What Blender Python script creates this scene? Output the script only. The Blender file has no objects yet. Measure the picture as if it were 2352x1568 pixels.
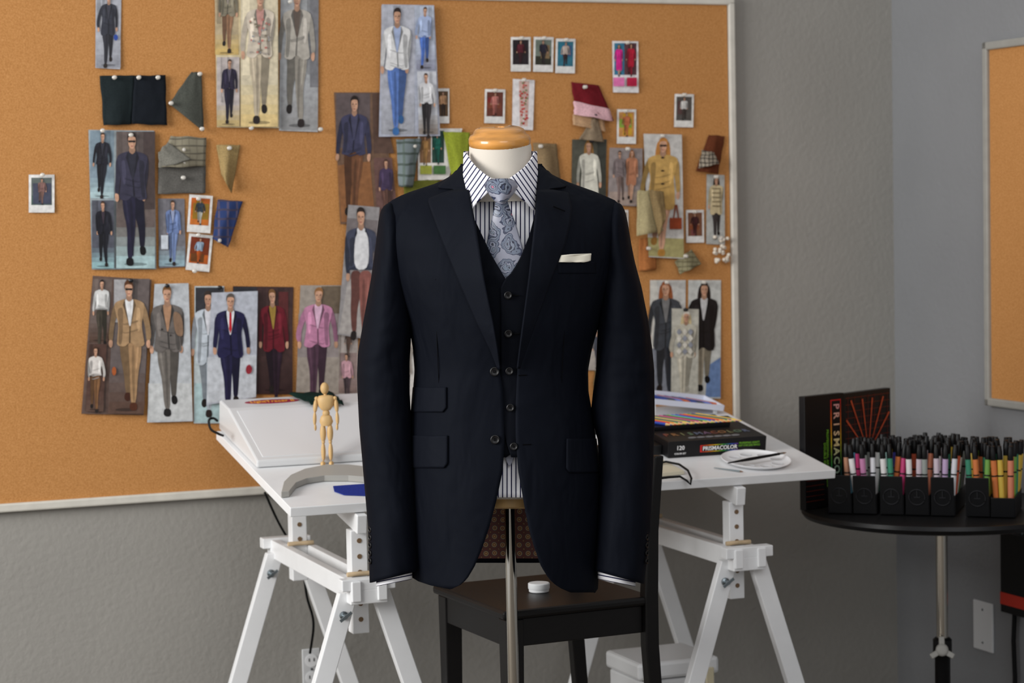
import bpy, math, random
from mathutils import Vector, Matrix, noise
random.seed(7)
V=Vector
S=bpy.context.scene; COL=S.collection
S.view_settings.view_transform='Standard'
# ------------------------------------------------------------ camera model
FPX=5000.0; pit=math.atan(304/5000); rl=.02
CAM=V((0,0,1.31))
fw=V((0,math.cos(pit),-math.sin(pit))); r0=V((1,0,0)); u0=V((0,math.sin(pit),math.cos(pit)))
RR=r0*math.cos(rl)-u0*math.sin(rl); UU=u0*math.cos(rl)+r0*math.sin(rl)
def ray(px,py): return fw*FPX+RR*(px-1176)-UU*(py-784)
def P(px,py,Y):
    d=ray(px,py); return CAM+d*(Y/d.y)
def hit(px,py,p0,n):
    d=ray(px,py); return CAM+d*((p0-CAM).dot(n)/d.dot(n))
TH=math.radians(22)
WU=V((math.cos(TH),math.sin(TH),0)); WN=V((math.sin(TH),-math.cos(TH),0)); Z=V((0,0,1))
W0=V((0,5.43,0))
def wallpt(px,py,off=0): return hit(px,py,W0+WN*off,WN)
CORNER=wallpt(2055,800)
def rwpt(px,py,off=0): return hit(px,py,CORNER-WU*off,WU)
TT=math.radians(21); TI=math.radians(9)
T0=P(667,1166,4.42)
TU=V((math.cos(TT),math.sin(TT),0)); TD0=V((-math.sin(TT),math.cos(TT),0)); TD=TD0*math.cos(TI)+Z*math.sin(TI); TN=TU.cross(TD)
def tablept(px,py,h=0): return hit(px,py,T0+TN*h,TN)
def tuv(px,py,h=0):
    p=tablept(px,py,h)-T0; return p.dot(TU),p.dot(TD)
def tab(u,d,h=0): return T0+TU*u+TD*d+TN*h
def frame(x,y,z,o): 
    m=Matrix((x,y,z)).transposed().to_4x4(); m.translation=o; return m
def tmat(u,d,h=0,rot=0):
    return frame(TU,TD,TN,tab(u,d,h))@Matrix.Rotation(rot,4,'Z')
# ------------------------------------------------------------ mesh builder
def lin(c,a=1):
    return tuple(((x/255/12.92) if x/255<=.04045 else ((x/255+.055)/1.055)**2.4) for x in c)+(a,)
class MB:
    def __init__(s): s.v=[];s.f=[];s.m=[];s.c=[];s.uv={}
    def vert(s,p,uv=None):
        s.v.append(V(p)); 
        if uv: s.uv[len(s.v)-1]=uv
        return len(s.v)-1
    def face(s,idx,m=0,c=None): s.f.append(tuple(idx)); s.m.append(m); s.c.append(c)
    def poly(s,pts,m=0,c=None): s.face([s.vert(p) for p in pts],m,c)
    def box(s,sx,sy,sz,M=None,m=0,c=None):
        M=M or Matrix()
        i=[s.vert(M@V((x*sx/2,y*sy/2,z*sz/2))) for x in(-1,1) for y in(-1,1) for z in(-1,1)]
        for q in((0,1,3,2),(4,6,7,5),(0,4,5,1),(2,3,7,6),(0,2,6,4),(1,5,7,3)): s.face([i[k] for k in q],m,c)
    def prism(s,pts,vec,m=0,c=None):
        a=[s.vert(p) for p in pts]; b=[s.vert(V(p)+vec) for p in pts]; n=len(a)
        s.face(a[::-1],m,c); s.face(b,m,c)
        for i in range(n): s.face((a[i],a[(i+1)%n],b[(i+1)%n],b[i]),m,c)
    def rings(s,R,cap0=True,cap1=True,m=0,closed=True,uvs=None):
        ids=[[s.vert(p,uvs[j][i] if uvs else None) for i,p in enumerate(r)] for j,r in enumerate(R)]
        n=len(ids[0]); e=n if closed else n-1
        for a,b in zip(ids,ids[1:]):
            for i in range(e): s.face((a[i],a[(i+1)%n],b[(i+1)%n],b[i]),m)
        if closed and cap0: s.face(ids[0][::-1],m)
        if closed and cap1: s.face(ids[-1],m)
    def lathe(s,prof,M=None,seg=24,m=0,sx=1,sy=1):
        M=M or Matrix()
        s.rings([[M@V((r*sx*math.cos(2*math.pi*k/seg),r*sy*math.sin(2*math.pi*k/seg),z)) for k in range(seg)] for r,z in prof],m=m)
    def ell(s,c,r,M=None,seg=14,m=0):
        M=M or Matrix()
        pr=[(max(.02,math.sin(math.pi*k/8)),-math.cos(math.pi*k/8)) for k in range(9)]
        s.rings([[M@(V(c)+V((q*r[0]*math.cos(2*math.pi*k/seg),q*r[1]*math.sin(2*math.pi*k/seg),z*r[2]))) for k in range(seg)] for q,z in pr],m=m)
    def tube(s,pts,r,seg=10,m=0):
        pts=[V(p) for p in pts]; R=[]
        for i,p in enumerate(pts):
            t=(pts[min(i+1,len(pts)-1)]-pts[max(i-1,0)]).normalized()
            a=t.cross(Z) if abs(t.z)<.9 else t.cross(V((1,0,0)))
            a.normalize(); b=t.cross(a); rr=r[i] if isinstance(r,(list,tuple)) else r
            R.append([p+(a*math.cos(2*math.pi*k/seg)+b*math.sin(2*math.pi*k/seg))*rr for k in range(seg)])
        s.rings(R,m=m)
    def build(s,name,mats,parent=None,origin=None,smooth=None,bevel=0,solid=0,sub=0):
        if not isinstance(mats,(list,tuple)): mats=[mats]
        if parent is not None: o0=parent.get('_o'); o0=V(o0) if o0 is not None else V((0,0,0))
        elif origin is not None: o0=V(origin)
        else:
            xs=[p.x for p in s.v]; ys=[p.y for p in s.v]; zs=[p.z for p in s.v]
            o0=V(((min(xs)+max(xs))/2,(min(ys)+max(ys))/2,min(zs)))
        me=bpy.data.meshes.new(name)
        me.from_pydata([tuple(p-o0) for p in s.v],[],s.f)
        for m in mats: me.materials.append(m)
        me.polygons.foreach_set('material_index',s.m)
        if any(c is not None for c in s.c):
            ca=me.color_attributes.new('Col','FLOAT_COLOR','CORNER')
            for p in me.polygons:
                c=lin(s.c[p.index] or (255,255,255))
                for l in p.loop_indices: ca.data[l].color=c
        if s.uv:
            ul=me.uv_layers.new(name='UVMap')
            for l in me.loops: ul.data[l.index].uv=s.uv.get(l.vertex_index,(0,0))
        if not s.uv and not any(c is not None for c in s.c):
            import bmesh
            bm=bmesh.new(); bm.from_mesh(me); bmesh.ops.recalc_face_normals(bm,faces=bm.faces); bm.to_mesh(me); bm.free()
        if smooth is not None:
            me.shade_smooth()
            if smooth<180: me.set_sharp_from_angle(angle=math.radians(smooth))
        me.update()
        ob=bpy.data.objects.new(name,me); COL.objects.link(ob)
        if parent is not None: ob.parent=parent; ob['_o']=tuple(o0)
        else: ob.location=o0; ob['_o']=tuple(o0)
        if solid:
            q=ob.modifiers.new('solid','SOLIDIFY'); q.thickness=solid; q.offset=0
        if bevel:
            q=ob.modifiers.new('bevel','BEVEL'); q.width=bevel; q.segments=2; q.limit_method='ANGLE'
        return ob
def tag(o,label,cat,group=None):
    o['label']=label;o['category']=cat
    if group:o['group']=group
    return o
def thing(name,label,cat,loc,group=None):
    o=bpy.data.objects.new(name,None); COL.objects.link(o); o.location=loc; o['_o']=tuple(loc)
    o.empty_display_size=.05
    return tag(o,label,cat,group)
def struct(o): o['kind']='structure'; return o
# ------------------------------------------------------------ materials
def nt_of(name):
    m=bpy.data.materials.new(name); m.use_nodes=True; nt=m.node_tree; return m,nt,nt.nodes['Principled BSDF']
def N(nt,t,**k):
    n=nt.nodes.new(t)
    for a,b in k.items(): setattr(n,a,b)
    return n
def mat(name,c,rough=.6,metal=0,spec=.4,var=0,vs=30,bump=0,bs=200,sheen=0,coat=0,stretch=None,bd=.002):
    m,nt,b=nt_of(name); L=nt.links
    b.inputs['Base Color'].default_value=lin(c); b.inputs['Roughness'].default_value=rough; b.inputs['Metallic'].default_value=metal
    b.inputs['Specular IOR Level'].default_value=spec; b.inputs['Sheen Weight'].default_value=sheen; b.inputs['Coat Weight'].default_value=coat
    tc=N(nt,'ShaderNodeTexCoord'); mp=N(nt,'ShaderNodeMapping'); L.new(tc.outputs['Object'],mp.inputs[0])
    if stretch: mp.inputs['Scale'].default_value=stretch
    if var:
        n=N(nt,'ShaderNodeTexNoise'); n.inputs['Scale'].default_value=vs; n.inputs['Detail'].default_value=4; L.new(mp.outputs[0],n.inputs['Vector'])
        r=N(nt,'ShaderNodeValToRGB'); r.color_ramp.elements[0].position=.3; r.color_ramp.elements[1].position=.7
        r.color_ramp.elements[0].color=lin([x*(1-var) for x in c]); r.color_ramp.elements[1].color=lin([min(255,x*(1+var)) for x in c])
        L.new(n.outputs['Fac'],r.inputs[0]); L.new(r.outputs[0],b.inputs['Base Color'])
    if bump:
        n=N(nt,'ShaderNodeTexNoise'); n.inputs['Scale'].default_value=bs; n.inputs['Detail'].default_value=3; L.new(mp.outputs[0],n.inputs['Vector'])
        bp=N(nt,'ShaderNodeBump'); bp.inputs['Strength'].default_value=bump; bp.inputs['Distance'].default_value=bd
        L.new(n.outputs['Fac'],bp.inputs['Height']); L.new(bp.outputs[0],b.inputs['Normal'])
    return m
def wool(name,c,spec):
    m=mat(name,c,.72,spec=spec,bump=.3,bs=1400,bd=.0006,var=.1,vs=900)
    nt=m.node_tree; L=nt.links; b=nt.nodes['Principled BSDF']; old=[n for n in nt.nodes if n.type=='BUMP'][0]
    tc=[n for n in nt.nodes if n.type=='TEX_COORD'][0]; mp=N(nt,'ShaderNodeMapping'); mp.inputs['Scale'].default_value=(2.2,2.2,1); L.new(tc.outputs['Object'],mp.inputs[0])
    n=N(nt,'ShaderNodeTexNoise'); n.inputs['Scale'].default_value=7; n.inputs['Detail'].default_value=2; n.inputs['Distortion'].default_value=.6; L.new(mp.outputs[0],n.inputs['Vector'])
    bp=N(nt,'ShaderNodeBump'); bp.inputs['Strength'].default_value=.6; bp.inputs['Distance'].default_value=.014; L.new(n.outputs['Fac'],bp.inputs['Height']); L.new(bp.outputs[0],old.inputs['Normal'])
    b.inputs['Specular Tint'].default_value=(.78,.86,1,1); return m
def bands(nt,axis,freq,w):
    L=nt.links; uv=N(nt,'ShaderNodeUVMap'); sp=N(nt,'ShaderNodeSeparateXYZ'); L.new(uv.outputs[0],sp.inputs[0])
    a=N(nt,'ShaderNodeMath',operation='MULTIPLY'); a.inputs[1].default_value=freq; L.new(sp.outputs[axis],a.inputs[0])
    f=N(nt,'ShaderNodeMath',operation='FRACT'); L.new(a.outputs[0],f.inputs[0])
    l=N(nt,'ShaderNodeMath',operation='LESS_THAN'); l.inputs[1].default_value=w; L.new(f.outputs[0],l.inputs[0]); return l.outputs[0]
def mixc(nt,fac,a,b):
    m=N(nt,'ShaderNodeMix',data_type='RGBA'); L=nt.links; L.new(fac,m.inputs[0])
    for k,x in((6,a),(7,b)):
        if isinstance(x,tuple): m.inputs[k].default_value=x
        else: L.new(x,m.inputs[k])
    return m.outputs[2]
def striped(name,base,line,freq,w,rough=.75,cross=None):
    m,nt,b=nt_of(name); b.inputs['Roughness'].default_value=rough; b.inputs['Specular IOR Level'].default_value=.2
    c=mixc(nt,bands(nt,0,freq,w),lin(base),lin(line))
    if cross: c=mixc(nt,bands(nt,1,freq*cross[0],w),c,lin(cross[1]))
    nt.links.new(c,b.inputs['Base Color']); return m
def vor(name,scale,stops,rand=1,rough=.5,warp=0,ws=None):
    m,nt,b=nt_of(name); L=nt.links; b.inputs['Roughness'].default_value=rough
    uv=N(nt,'ShaderNodeUVMap'); src=uv.outputs[0]
    if warp:
        n=N(nt,'ShaderNodeTexNoise'); n.inputs['Scale'].default_value=ws or scale*.9; L.new(src,n.inputs['Vector'])
        mx=N(nt,'ShaderNodeVectorMath',operation='MULTIPLY_ADD'); mx.inputs[1].default_value=(warp,warp,0); L.new(n.outputs['Color'],mx.inputs[0]); L.new(src,mx.inputs[2]); src=mx.outputs[0]
    v=N(nt,'ShaderNodeTexVoronoi'); v.inputs['Scale'].default_value=scale; v.inputs['Randomness'].default_value=rand; L.new(src,v.inputs['Vector'])
    r=N(nt,'ShaderNodeValToRGB'); r.color_ramp.interpolation='CONSTANT'; cr=r.color_ramp
    cr.elements[0].position=0; cr.elements[0].color=lin(stops[0][1]); cr.elements[1].position=stops[1][0]; cr.elements[1].color=lin(stops[1][1])
    for p,c in stops[2:]: e=cr.elements.new(p); e.color=lin(c)
    L.new(v.outputs['Distance'],r.inputs[0]); L.new(r.outputs[0],b.inputs['Base Color']); return m
M={}
M['wall']=mat('grey_wall_paint',(150,147,141),.85,spec=.2,bump=.28,bs=75,bd=.005,var=.02,vs=3)
M['wall_shaded']=mat('grey_wall_paint_shaded',(130,131,133),.85,spec=.2,bump=.28,bs=75,bd=.005,var=.02,vs=3)  # same wall paint, side wall's weaker light put into a darker colour
M['floor']=mat('floor_carpet',(105,98,90),.95,var=.15,vs=300,bump=.4,bs=400)
def cork():
    m,nt,b=nt_of('cork'); L=nt.links; b.inputs['Roughness'].default_value=.9; b.inputs['Specular IOR Level'].default_value=.15
    tc=N(nt,'ShaderNodeTexCoord'); n=N(nt,'ShaderNodeTexNoise'); n.inputs['Scale'].default_value=330; n.inputs['Detail'].default_value=4; n.inputs['Roughness'].default_value=.6
    L.new(tc.outputs['Object'],n.inputs['Vector'])
    r=N(nt,'ShaderNodeValToRGB'); e=r.color_ramp.elements; e[0].position=.28; e[0].color=lin((164,112,62)); e[1].position=.72; e[1].color=lin((200,146,92))
    x=r.color_ramp.elements.new(.5); x.color=lin((184,130,76))
    L.new(n.outputs['Fac'],r.inputs[0]); L.new(r.outputs[0],b.inputs['Base Color'])
    return m
M['cork']=cork()
M['boardframe']=mat('board_frame',(204,200,190),.45,var=.03)
M['boardframe2']=mat('board_frame_grey',(150,148,142),.45,var=.03)
def printm():
    m,nt,b=nt_of('printed_paper'); L=nt.links; b.inputs['Roughness'].default_value=.4; b.inputs['Specular IOR Level'].default_value=.3
    a=N(nt,'ShaderNodeVertexColor',layer_name='Col'); tc=N(nt,'ShaderNodeTexCoord'); n=N(nt,'ShaderNodeTexNoise'); n.inputs['Scale'].default_value=75; n.inputs['Detail'].default_value=6
    L.new(tc.outputs['Object'],n.inputs['Vector']); mr=N(nt,'ShaderNodeMapRange'); mr.inputs[1].default_value=.3; mr.inputs[2].default_value=.7; mr.inputs[3].default_value=.76; mr.inputs[4].default_value=1.1
    L.new(n.outputs['Fac'],mr.inputs[0]); x=N(nt,'ShaderNodeVectorMath',operation='SCALE'); L.new(a.outputs[0],x.inputs[0]); L.new(mr.outputs[0],x.inputs['Scale']); L.new(x.outputs[0],b.inputs['Base Color']); return m
M['print']=printm()
M['suit']=wool('navy_wool',(7,9,17),.11)
M['suitin']=wool('suit_lapel_wool',(9,11,19),.13)
M['vest']=wool('waistcoat_wool',(6,7,13),.1)
M['thread']=mat('dark_thread',(2,2,4),.8,spec=.08)
M['button']=mat('dark_horn',(10,9,11),.42,spec=.35)
M['shirt']=striped('striped_shirting',(240,240,244),(28,30,66),98,.27)
M['collar']=striped('striped_collar_cloth',(230,229,234),(30,32,68),108,.28)
M['tie']=vor('paisley_silk',34,[(0,(178,104,128)),(.07,(24,28,48)),(.11,(112,124,140)),(.18,(26,30,50)),(.21,(134,138,154)),(.28,(62,70,94)),(.33,(24,28,48)),(.36,(122,130,146)),(.43,(30,34,56)),(.46,(104,114,132)),(.54,(44,50,74)),(.6,(140,142,156))],warp=.03,rough=.4,ws=42)
M['lining']=vor('medallion_lining',52,[(0,(190,150,90)),(.12,(96,36,24)),(.2,(196,160,100)),(.28,(60,80,90)),(.34,(98,34,22)),(.55,(84,28,20)),(.64,(150,110,60))],rand=.1,rough=.4)
M['hanky']=mat('cream_cotton',(236,230,212),.8)
M['form']=mat('form_jersey',(210,202,190),.85,bump=.15,bs=900)
M['maple']=mat('varnished_maple',(198,138,66),.25,coat=.6,var=.16,vs=14,stretch=(1,1,6))
M['palewood']=mat('pale_beech',(206,170,116),.5,var=.08,vs=30,stretch=(1,1,.2))
M['dowel']=mat('dowel_wood',(200,176,142),.6,var=.1)
M['chrome']=mat('chrome',(205,200,190),.12,metal=1)
M['zinc']=mat('zinc',(140,150,155),.35,metal=1)
M['white']=mat('white_lacquer',(234,235,236),.35,spec=.5,var=.008)
M['wplastic']=mat('white_plastic',(216,217,218),.35,spec=.5)
M['pale']=mat('pale_panel',(224,225,227),.25,spec=.5)
M['greyplastic']=mat('grey_plastic',(168,166,160),.45)
M['blackplastic']=mat('black_plastic',(12,12,14),.4,spec=.35)
M['blackcard']=mat('black_card',(13,12,14),.4,spec=.3)
M['espresso']=mat('black_brown_wood',(11,9,9),.4,spec=.28,var=.15,vs=12,stretch=(1,8,8))
M['blackrub']=mat('black_rubber',(12,12,12),.7,spec=.2)
M['clear']=mat('clear_pin',(200,195,186),.15,spec=.7)
M['blackpin']=mat('black_pin',(20,20,23),.3)
M['porcelain']=mat('white_porcelain',(236,236,238),.35,spec=.5)
M['plate']=mat('outlet_plate',(208,209,210),.35)
def cm(c,rough=.5,coat=0):
    k='col_%d_%d_%d'%tuple(c)
    if k not in M: M[k]=mat(k,c,rough,coat=coat)
    return M[k]
def clothm(c,c2=None,f=120):
    k='cloth_%d_%d_%d'%tuple(c)
    if k not in M:
        M[k]=striped(k,c,c2,f,.22,.9,cross=(1,tuple(int(x*.8) for x in c2))) if c2 else mat(k,c,.9,spec=.15,var=.15,vs=500,bump=.4,bs=900,bd=.001)
    return M[k]
def text(s,size,m,Mx,parent,name='lettering',ext=.0002,align='CENTER',sx=1,sp=1):
    c=bpy.data.curves.new(name,'FONT'); c.body=s; c.size=size; c.extrude=ext; c.align_x=align; c.align_y='CENTER'; c.resolution_u=2; c.space_character=sp; c.offset=size*.012
    o=bpy.data.objects.new(name,c); COL.objects.link(o); bpy.context.view_layer.update()
    me=bpy.data.meshes.new_from_object(o.evaluated_get(bpy.context.evaluated_depsgraph_get())); bpy.data.objects.remove(o)
    MM=Mx@Matrix.Diagonal((sx,1,1,1)); o0=V(parent['_o']); me.transform(Matrix.Translation(-o0)@MM); me.materials.clear(); me.materials.append(m)
    ob=bpy.data.objects.new(name,me); COL.objects.link(ob); ob.parent=parent; return ob
# ------------------------------------------------------------ room
def wallbox(name,a,b,z0,z1,th,nrm,m):
    mb=MB(); mb.prism([V((a.x,a.y,z0)),V((b.x,b.y,z0)),V((b.x,b.y,z1)),V((a.x,a.y,z1))],-nrm*th); return struct(mb.build(name,m))
cxy=V((CORNER.x,CORNER.y,0))
wallbox('wall_back',cxy-WU*4.6,cxy+WU*.1,0,2.7,.1,WN,M['wall'])
wallbox('wall_right',cxy,cxy+WN*3.6,0,2.7,.1,-WU,M['wall_shaded'])
mb=MB(); 
q=[cxy-WU*4.6-WN*.1,cxy+WU*.1-WN*.1,cxy+WU*.1+WN*7.5,cxy-WU*4.6+WN*7.5]
mb.prism([V((p.x,p.y,-.1)) for p in q],Z*.1); struct(mb.build('floor',M['floor']))
# ------------------------------------------------------------ cork boards
zb=wallpt(300,1144).z; zt=wallpt(1600,3).z
def wu(px,py=500): return (wallpt(px,py)-W0).dot(WU)
def wq(u,z,off): return W0+WU*u+WN*off+Z*z
uR=wu(1678); uL=wu(-420)
root=thing('cork_board','large framed cork notice board covered with fashion clippings','notice board',wq((uL+uR)/2,zb,0))
mb=MB(); mb.box(uR-uL-.02,.014,zt-zb-.02,frame(WU,-WN,Z,wq((uL+uR)/2,(zb+zt)/2,.008))); mb.build('cork_panel',M['cork'],root)
for (u0_,z0_,u1_,z1_) in ((uL,zb-.01,uR+.01,zb+.01),(uL,zt-.01,uR+.01,zt+.01),(uR-.008,zb,uR+.01,zt),(uL-.01,zb,uL+.008,zt)):
    mb=MB(); mb.box(u1_-u0_,.022,z1_-z0_,frame(WU,-WN,Z,wq((u0_+u1_)/2,(z0_+z1_)/2,.0125))); mb.build('frame_rail',M['boardframe'],root,bevel=.004)
z1=rwpt(2280,97).z; z2=rwpt(2280,930).z; sA=(rwpt(2276,500)-CORNER).dot(WN); sB=sA+1.1
def rq(s,z,off): return V((CORNER.x,CORNER.y,0))+WN*s-WU*off+Z*z
root=thing('cork_board','empty grey framed cork board on the side wall at right','notice board',rq((sA+sB)/2,z2,0))
mb=MB(); mb.box(sB-sA-.02,.014,z1-z2-.02,frame(WN,WU,Z,rq((sA+sB)/2,(z1+z2)/2,.008))); mb.build('cork_panel',M['cork'],root)
for (a,b,c,d) in ((sA,z2,sB,z2+.02),(sA,z1-.02,sB,z1),(sA,z2,sA+.02,z1),(sB-.02,z2,sB,z1)):
    mb=MB(); mb.box(c-a,.024,d-b,frame(WN,WU,Z,rq((a+c)/2,(b+d)/2,.0125))); mb.build('frame_rail',M['boardframe2'],root,bevel=.004)
# ------------------------------------------------------------ clippings
SK=(206,160,132)
def cha(pts,n=2):
    for _ in range(n):
        o=[]
        for i,p in enumerate(pts):
            q=pts[(i+1)%len(pts)]; o+= [(p[0]*.78+q[0]*.22,p[1]*.78+q[1]*.22),(p[0]*.22+q[0]*.78,p[1]*.22+q[1]*.78)]
        pts=o
    return pts
class Clip:
    def __init__(s,quad,bg,level=0,lift=.004):
        s.mb=MB(); s.n=0; s.q=quad; s.top=min(q[1] for q in quad); s.bot=max(q[1] for q in quad); s.base=.0165+.0040*level; s.lift=lift
        s.poly(quad,tuple(int(x*.8) for x in bg)); s.n+=1; s.poly(quad,bg)
    def W(s,x,y):
        t=(y-s.top)/(s.bot-s.top); return wallpt(x,y,s.base+s.lift*t+s.n*.00012)
    def poly(s,pts,c):
        s.mb.poly([s.W(x,y) for x,y in pts],0,tuple(max(0,min(255,v)) for v in c)); s.n+=1
    def rect(s,x0,y0,x1,y1,c): s.poly([(x0,y0),(x1,y0),(x1,y1),(x0,y1)],c)
    def ell(s,cx,cy,rx,ry,c): s.poly([(cx+rx*math.cos(k*math.pi/7),cy+ry*math.sin(k*math.pi/7)) for k in range(14)],c)
    def panel(s,x0,y0,x1,y1,c,fl=None,sl=0):
        s.poly([(x0,y0),(x1,y0),(x1+sl,y1),(x0+sl,y1)],c)
        for k in range(3):
            a=x0+(x1-x0)*random.uniform(0,.75); b=a+(x1-x0)*random.uniform(.08,.25); h=y0+(y1-y0)*random.uniform(.5,.7); f=random.uniform(.8,1.12)
            s.poly([(a,y0),(b,y0),(b+sl*.6,h),(a+sl*.6,h)],tuple(int(v*f) for v in c)); s.n-=.5
        if fl:
            for k in range(4):
                h=y0+(y1-y0)*(.70+.07*k); f=(k+1)/4; cc=tuple(int(c[i]*(1-f)+fl[i]*f) for i in range(3))
                s.poly([(x0+sl*.8,h),(x1+sl*.8,h),(x1+sl,y1),(x0+sl,y1)],cc)
        cx=(x0+x1)/2+sl; w=(x1-x0)*.3; s.ell(cx,y1-(y1-y0)*.03,w,(y1-y0)*.012,tuple(int(v*.7) for v in (fl or c)))
    def fig(s,cx,top,h,tc,lc,skin=SK,hair=(70,48,34),shirt=None,tie=None,shoe=(42,34,32),shades=False,coat=.5,w=.86,walk=0,long=False,bare=False,cut=1.,hat=None,mir=None):
        s.n+=1
        mr=(mir or random.choice((-1,1))); sw=random.uniform(-.04,.04); st=random.uniform(-.006,.026); la=random.uniform(-.016,.024); ra=random.uniform(-.02,.02); kn=random.uniform(.0,.06)
        def q(pts,c,n=2): 
            o=[(cx+(x+sw*(y-.5))*h*w*mr,top+y*h) for x,y in pts]; s.poly(cha(o,n) if n else o,c)
        def dk(c,f=.68): return tuple(int(v*f) for v in c)
        if long: q([(-.045,.02),(.045,.02),(.062,.12),(.058,.22),(-.058,.22),(-.062,.12)],hair)
        if cut>.6:
            lg=skin if bare else lc
            q([(.0,.44),(.09,.44),(.084,.58),(.066+st,.72),(.056+st,.9-kn),(.018+st,.9-kn),(.012+st,.72),(.0,.58)],dk(lg,.72)) 
            q([(.016+st,.885-kn),(.06+st,.885-kn),(.07+st,.93-kn),(.05+st,.955-kn),(.02+st,.945-kn)],dk(shoe,.8))
            q([(-.088,.44),(.018,.44),(.016,.6),(.012,.72),(.012-st,.95),(-.034-st,.95),(-.052,.72),(-.084,.58)],lg)
            q([(-.03,.5),(-.01,.5),(-.002,.7),(-.006,.93),(-.018,.93),(-.026,.7)],dk(lg,.82))
            q([(-.07,.5),(-.055,.48),(-.04,.6),(-.036,.7),(-.05,.66)],tuple(min(255,int(v*1.12+6)) for v in lg))
            q([(-.036-st,.94),(.012-st,.94),(.02-st,.985),(.002-st,1.003),(-.032-st,1.0),(-.044-st,.98)],shoe)
        else: q([(-.088,.44),(.088,.44),(.088,cut),(-.088,cut)],lc)
        q([(.1,.175),(.132,.2),(.142+ra,.33),(.14+ra*2,.44),(.126+ra*2,.475),(.106+ra*2,.47),(.108+ra,.34),(.085,.22)],dk(tc,.72))
        q([(.105+ra*2,.46),(.136+ra*2,.458),(.14+ra*2,.5),(.125+ra*2,.52),(.108+ra*2,.505)],dk(skin,.9))
        q([(-.1,.175),(-.134,.205),(-.15-la,.33),(-.16-la,.42),(-.15-la*.5,.47),(-.124-la*.5,.47),(-.114-la,.36),(-.085,.22)],dk(tc,.88))
        q([(-.154-la*.5,.455),(-.124-la*.5,.462),(-.12-la*.5,.5),(-.134-la*.5,.525),(-.152-la*.5,.51)],skin)
        q([(-.04,.142),(.04,.142),(.1,.162),(.124,.185),(.11,.26),(.092,.34),(.104,.44),(.112,coat),(.05,coat+.012),(.012,coat-.02),(-.012,coat-.02),(-.05,coat+.016),(-.114,coat),(-.106,.44),(-.092,.34),(-.11,.26),(-.124,.185),(-.1,.162)],tc,1)
        q([(.05,.2),(.1,.22),(.086,.34),(.1,coat-.01),(.07,coat-.005),(.056,.34)],dk(tc,.76))
        q([(-.09,.22),(-.06,.2),(-.05,.3),(-.06,.4),(-.08,.38)],tuple(min(255,int(v*1.14+8)) for v in tc))
        for k in range(3):
            yy=random.uniform(.3,.46); q([(-.07,yy),(.04,yy+.03),(.07,yy+.022),(.04,yy+.04),(-.06,yy+.012)],dk(tc,.82),1); s.n-=.5
        if shirt:
            q([(-.034,.138),(.034,.138),(.03,.2),(.012,.32),(0,.36),(-.012,.32),(-.03,.2)],shirt,1)
            q([(-.036,.145),(-.052,.19),(-.04,.22),(-.008,.34),(-.02,.26),(-.03,.2)],dk(tc,.62),0)
            q([(.036,.145),(.052,.19),(.04,.22),(.008,.34),(.02,.26),(.03,.2)],dk(tc,.55),0)
            q([(-.003,.35),(.004,.35),(.012,coat-.02),(.004,coat-.02)],dk(tc,.5),0)
        if tie: q([(-.008,.15),(.008,.15),(.012,.3),(0,.34),(-.012,.3)],tie,0)
        q([(-.02,.1),(.02,.1),(.026,.145),(0,.166),(-.026,.145)],dk(skin,.8),1)
        q([(-.028,.075),(-.038,.05),(-.032,.015),(-.01,-.002),(.016,-.002),(.034,.018),(.036,.055),(.028,.08)],hat or hair,2)
        q([(-.03,.05),(-.024,.032),(.004,.028),(.028,.036),(.031,.06),(.027,.095),(.012,.12),(0,.125),(-.013,.12),(-.028,.095)],skin,2)
        q([(.008,.05),(.028,.05),(.026,.095),(.01,.118)],dk(skin,.84),1)
        if shades: q([(-.029,.06),(.029,.06),(.026,.076),(.005,.074),(-.005,.074),(-.026,.076)],(15,15,18),0)
        else:
            q([(-.021,.063),(-.007,.063),(-.007,.069),(-.021,.069)],(64,44,38),0); q([(.007,.063),(.021,.063),(.021,.069),(.007,.069)],(60,42,36),0)
            q([(-.002,.068),(.003,.068),(.005,.088),(-.004,.088)],dk(skin,.84),0)
        q([(-.01,.1),(.01,.1),(.007,.106),(-.007,.106)],(156,82,78),0)
        s.n+=1
    def done(s,name,label,cat,group=None):
        return tag(s.mb.build(name,M['print']),label,cat,group)
pins=[]
def pin(px,py,what,k='clear',off=.03): pins.append((px,py,what,k,off))
GC='magazine clippings pinned on the cork board'; GP='instant photos pinned on the cork board'
c=Clip([(220,-30),(279,-30),(276,159),(219,156)],(176,178,186))
c.panel(221,-28,277,155,(172,174,182),(146,148,156)); c.fig(248,-16,172,(50,52,62),(46,46,54),shirt=(60,60,70),coat=.56,hair=(50,40,34)); c.ell(266,86,5,7,(40,70,150)); c.done('magazine_clipping','magazine cutout of a man in a charcoal coat, upper left of the board','clipping',GC)
c=Clip([(493,-30),(638,-30),(641,294),(498,292)],(222,206,168),1)
c.panel(494,-28,548,126,(186,168,136),(206,176,110)); c.fig(523,-50,172,(140,132,112),(150,112,84),coat=.5,shirt=(160,150,140))
c.panel(498,131,550,290,(190,180,176),(196,172,120)); c.fig(526,136,148,(44,38,60),(38,34,50),shirt=(90,84,100),coat=.46)
c.panel(553,-28,638,291,(212,200,172),(222,196,138)); c.fig(596,-24,308,(208,196,178),(192,178,154),shirt=(196,146,136),coat=.5,hair=(80,54,36))
for k in range(34): c.ell(596+random.uniform(-24,24),44+random.uniform(0,80),random.uniform(1.5,3.5),2.5,random.choice([(150,150,150),(190,120,110),(130,120,100),(170,160,150)])); c.n-=.7
c.done('magazine_clipping','cream magazine page with a large man in a pale floral blazer and two small figures','clipping',GC)
c=Clip([(645,-30),(732,-30),(730,303),(641,300)],(176,178,180),0)
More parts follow.
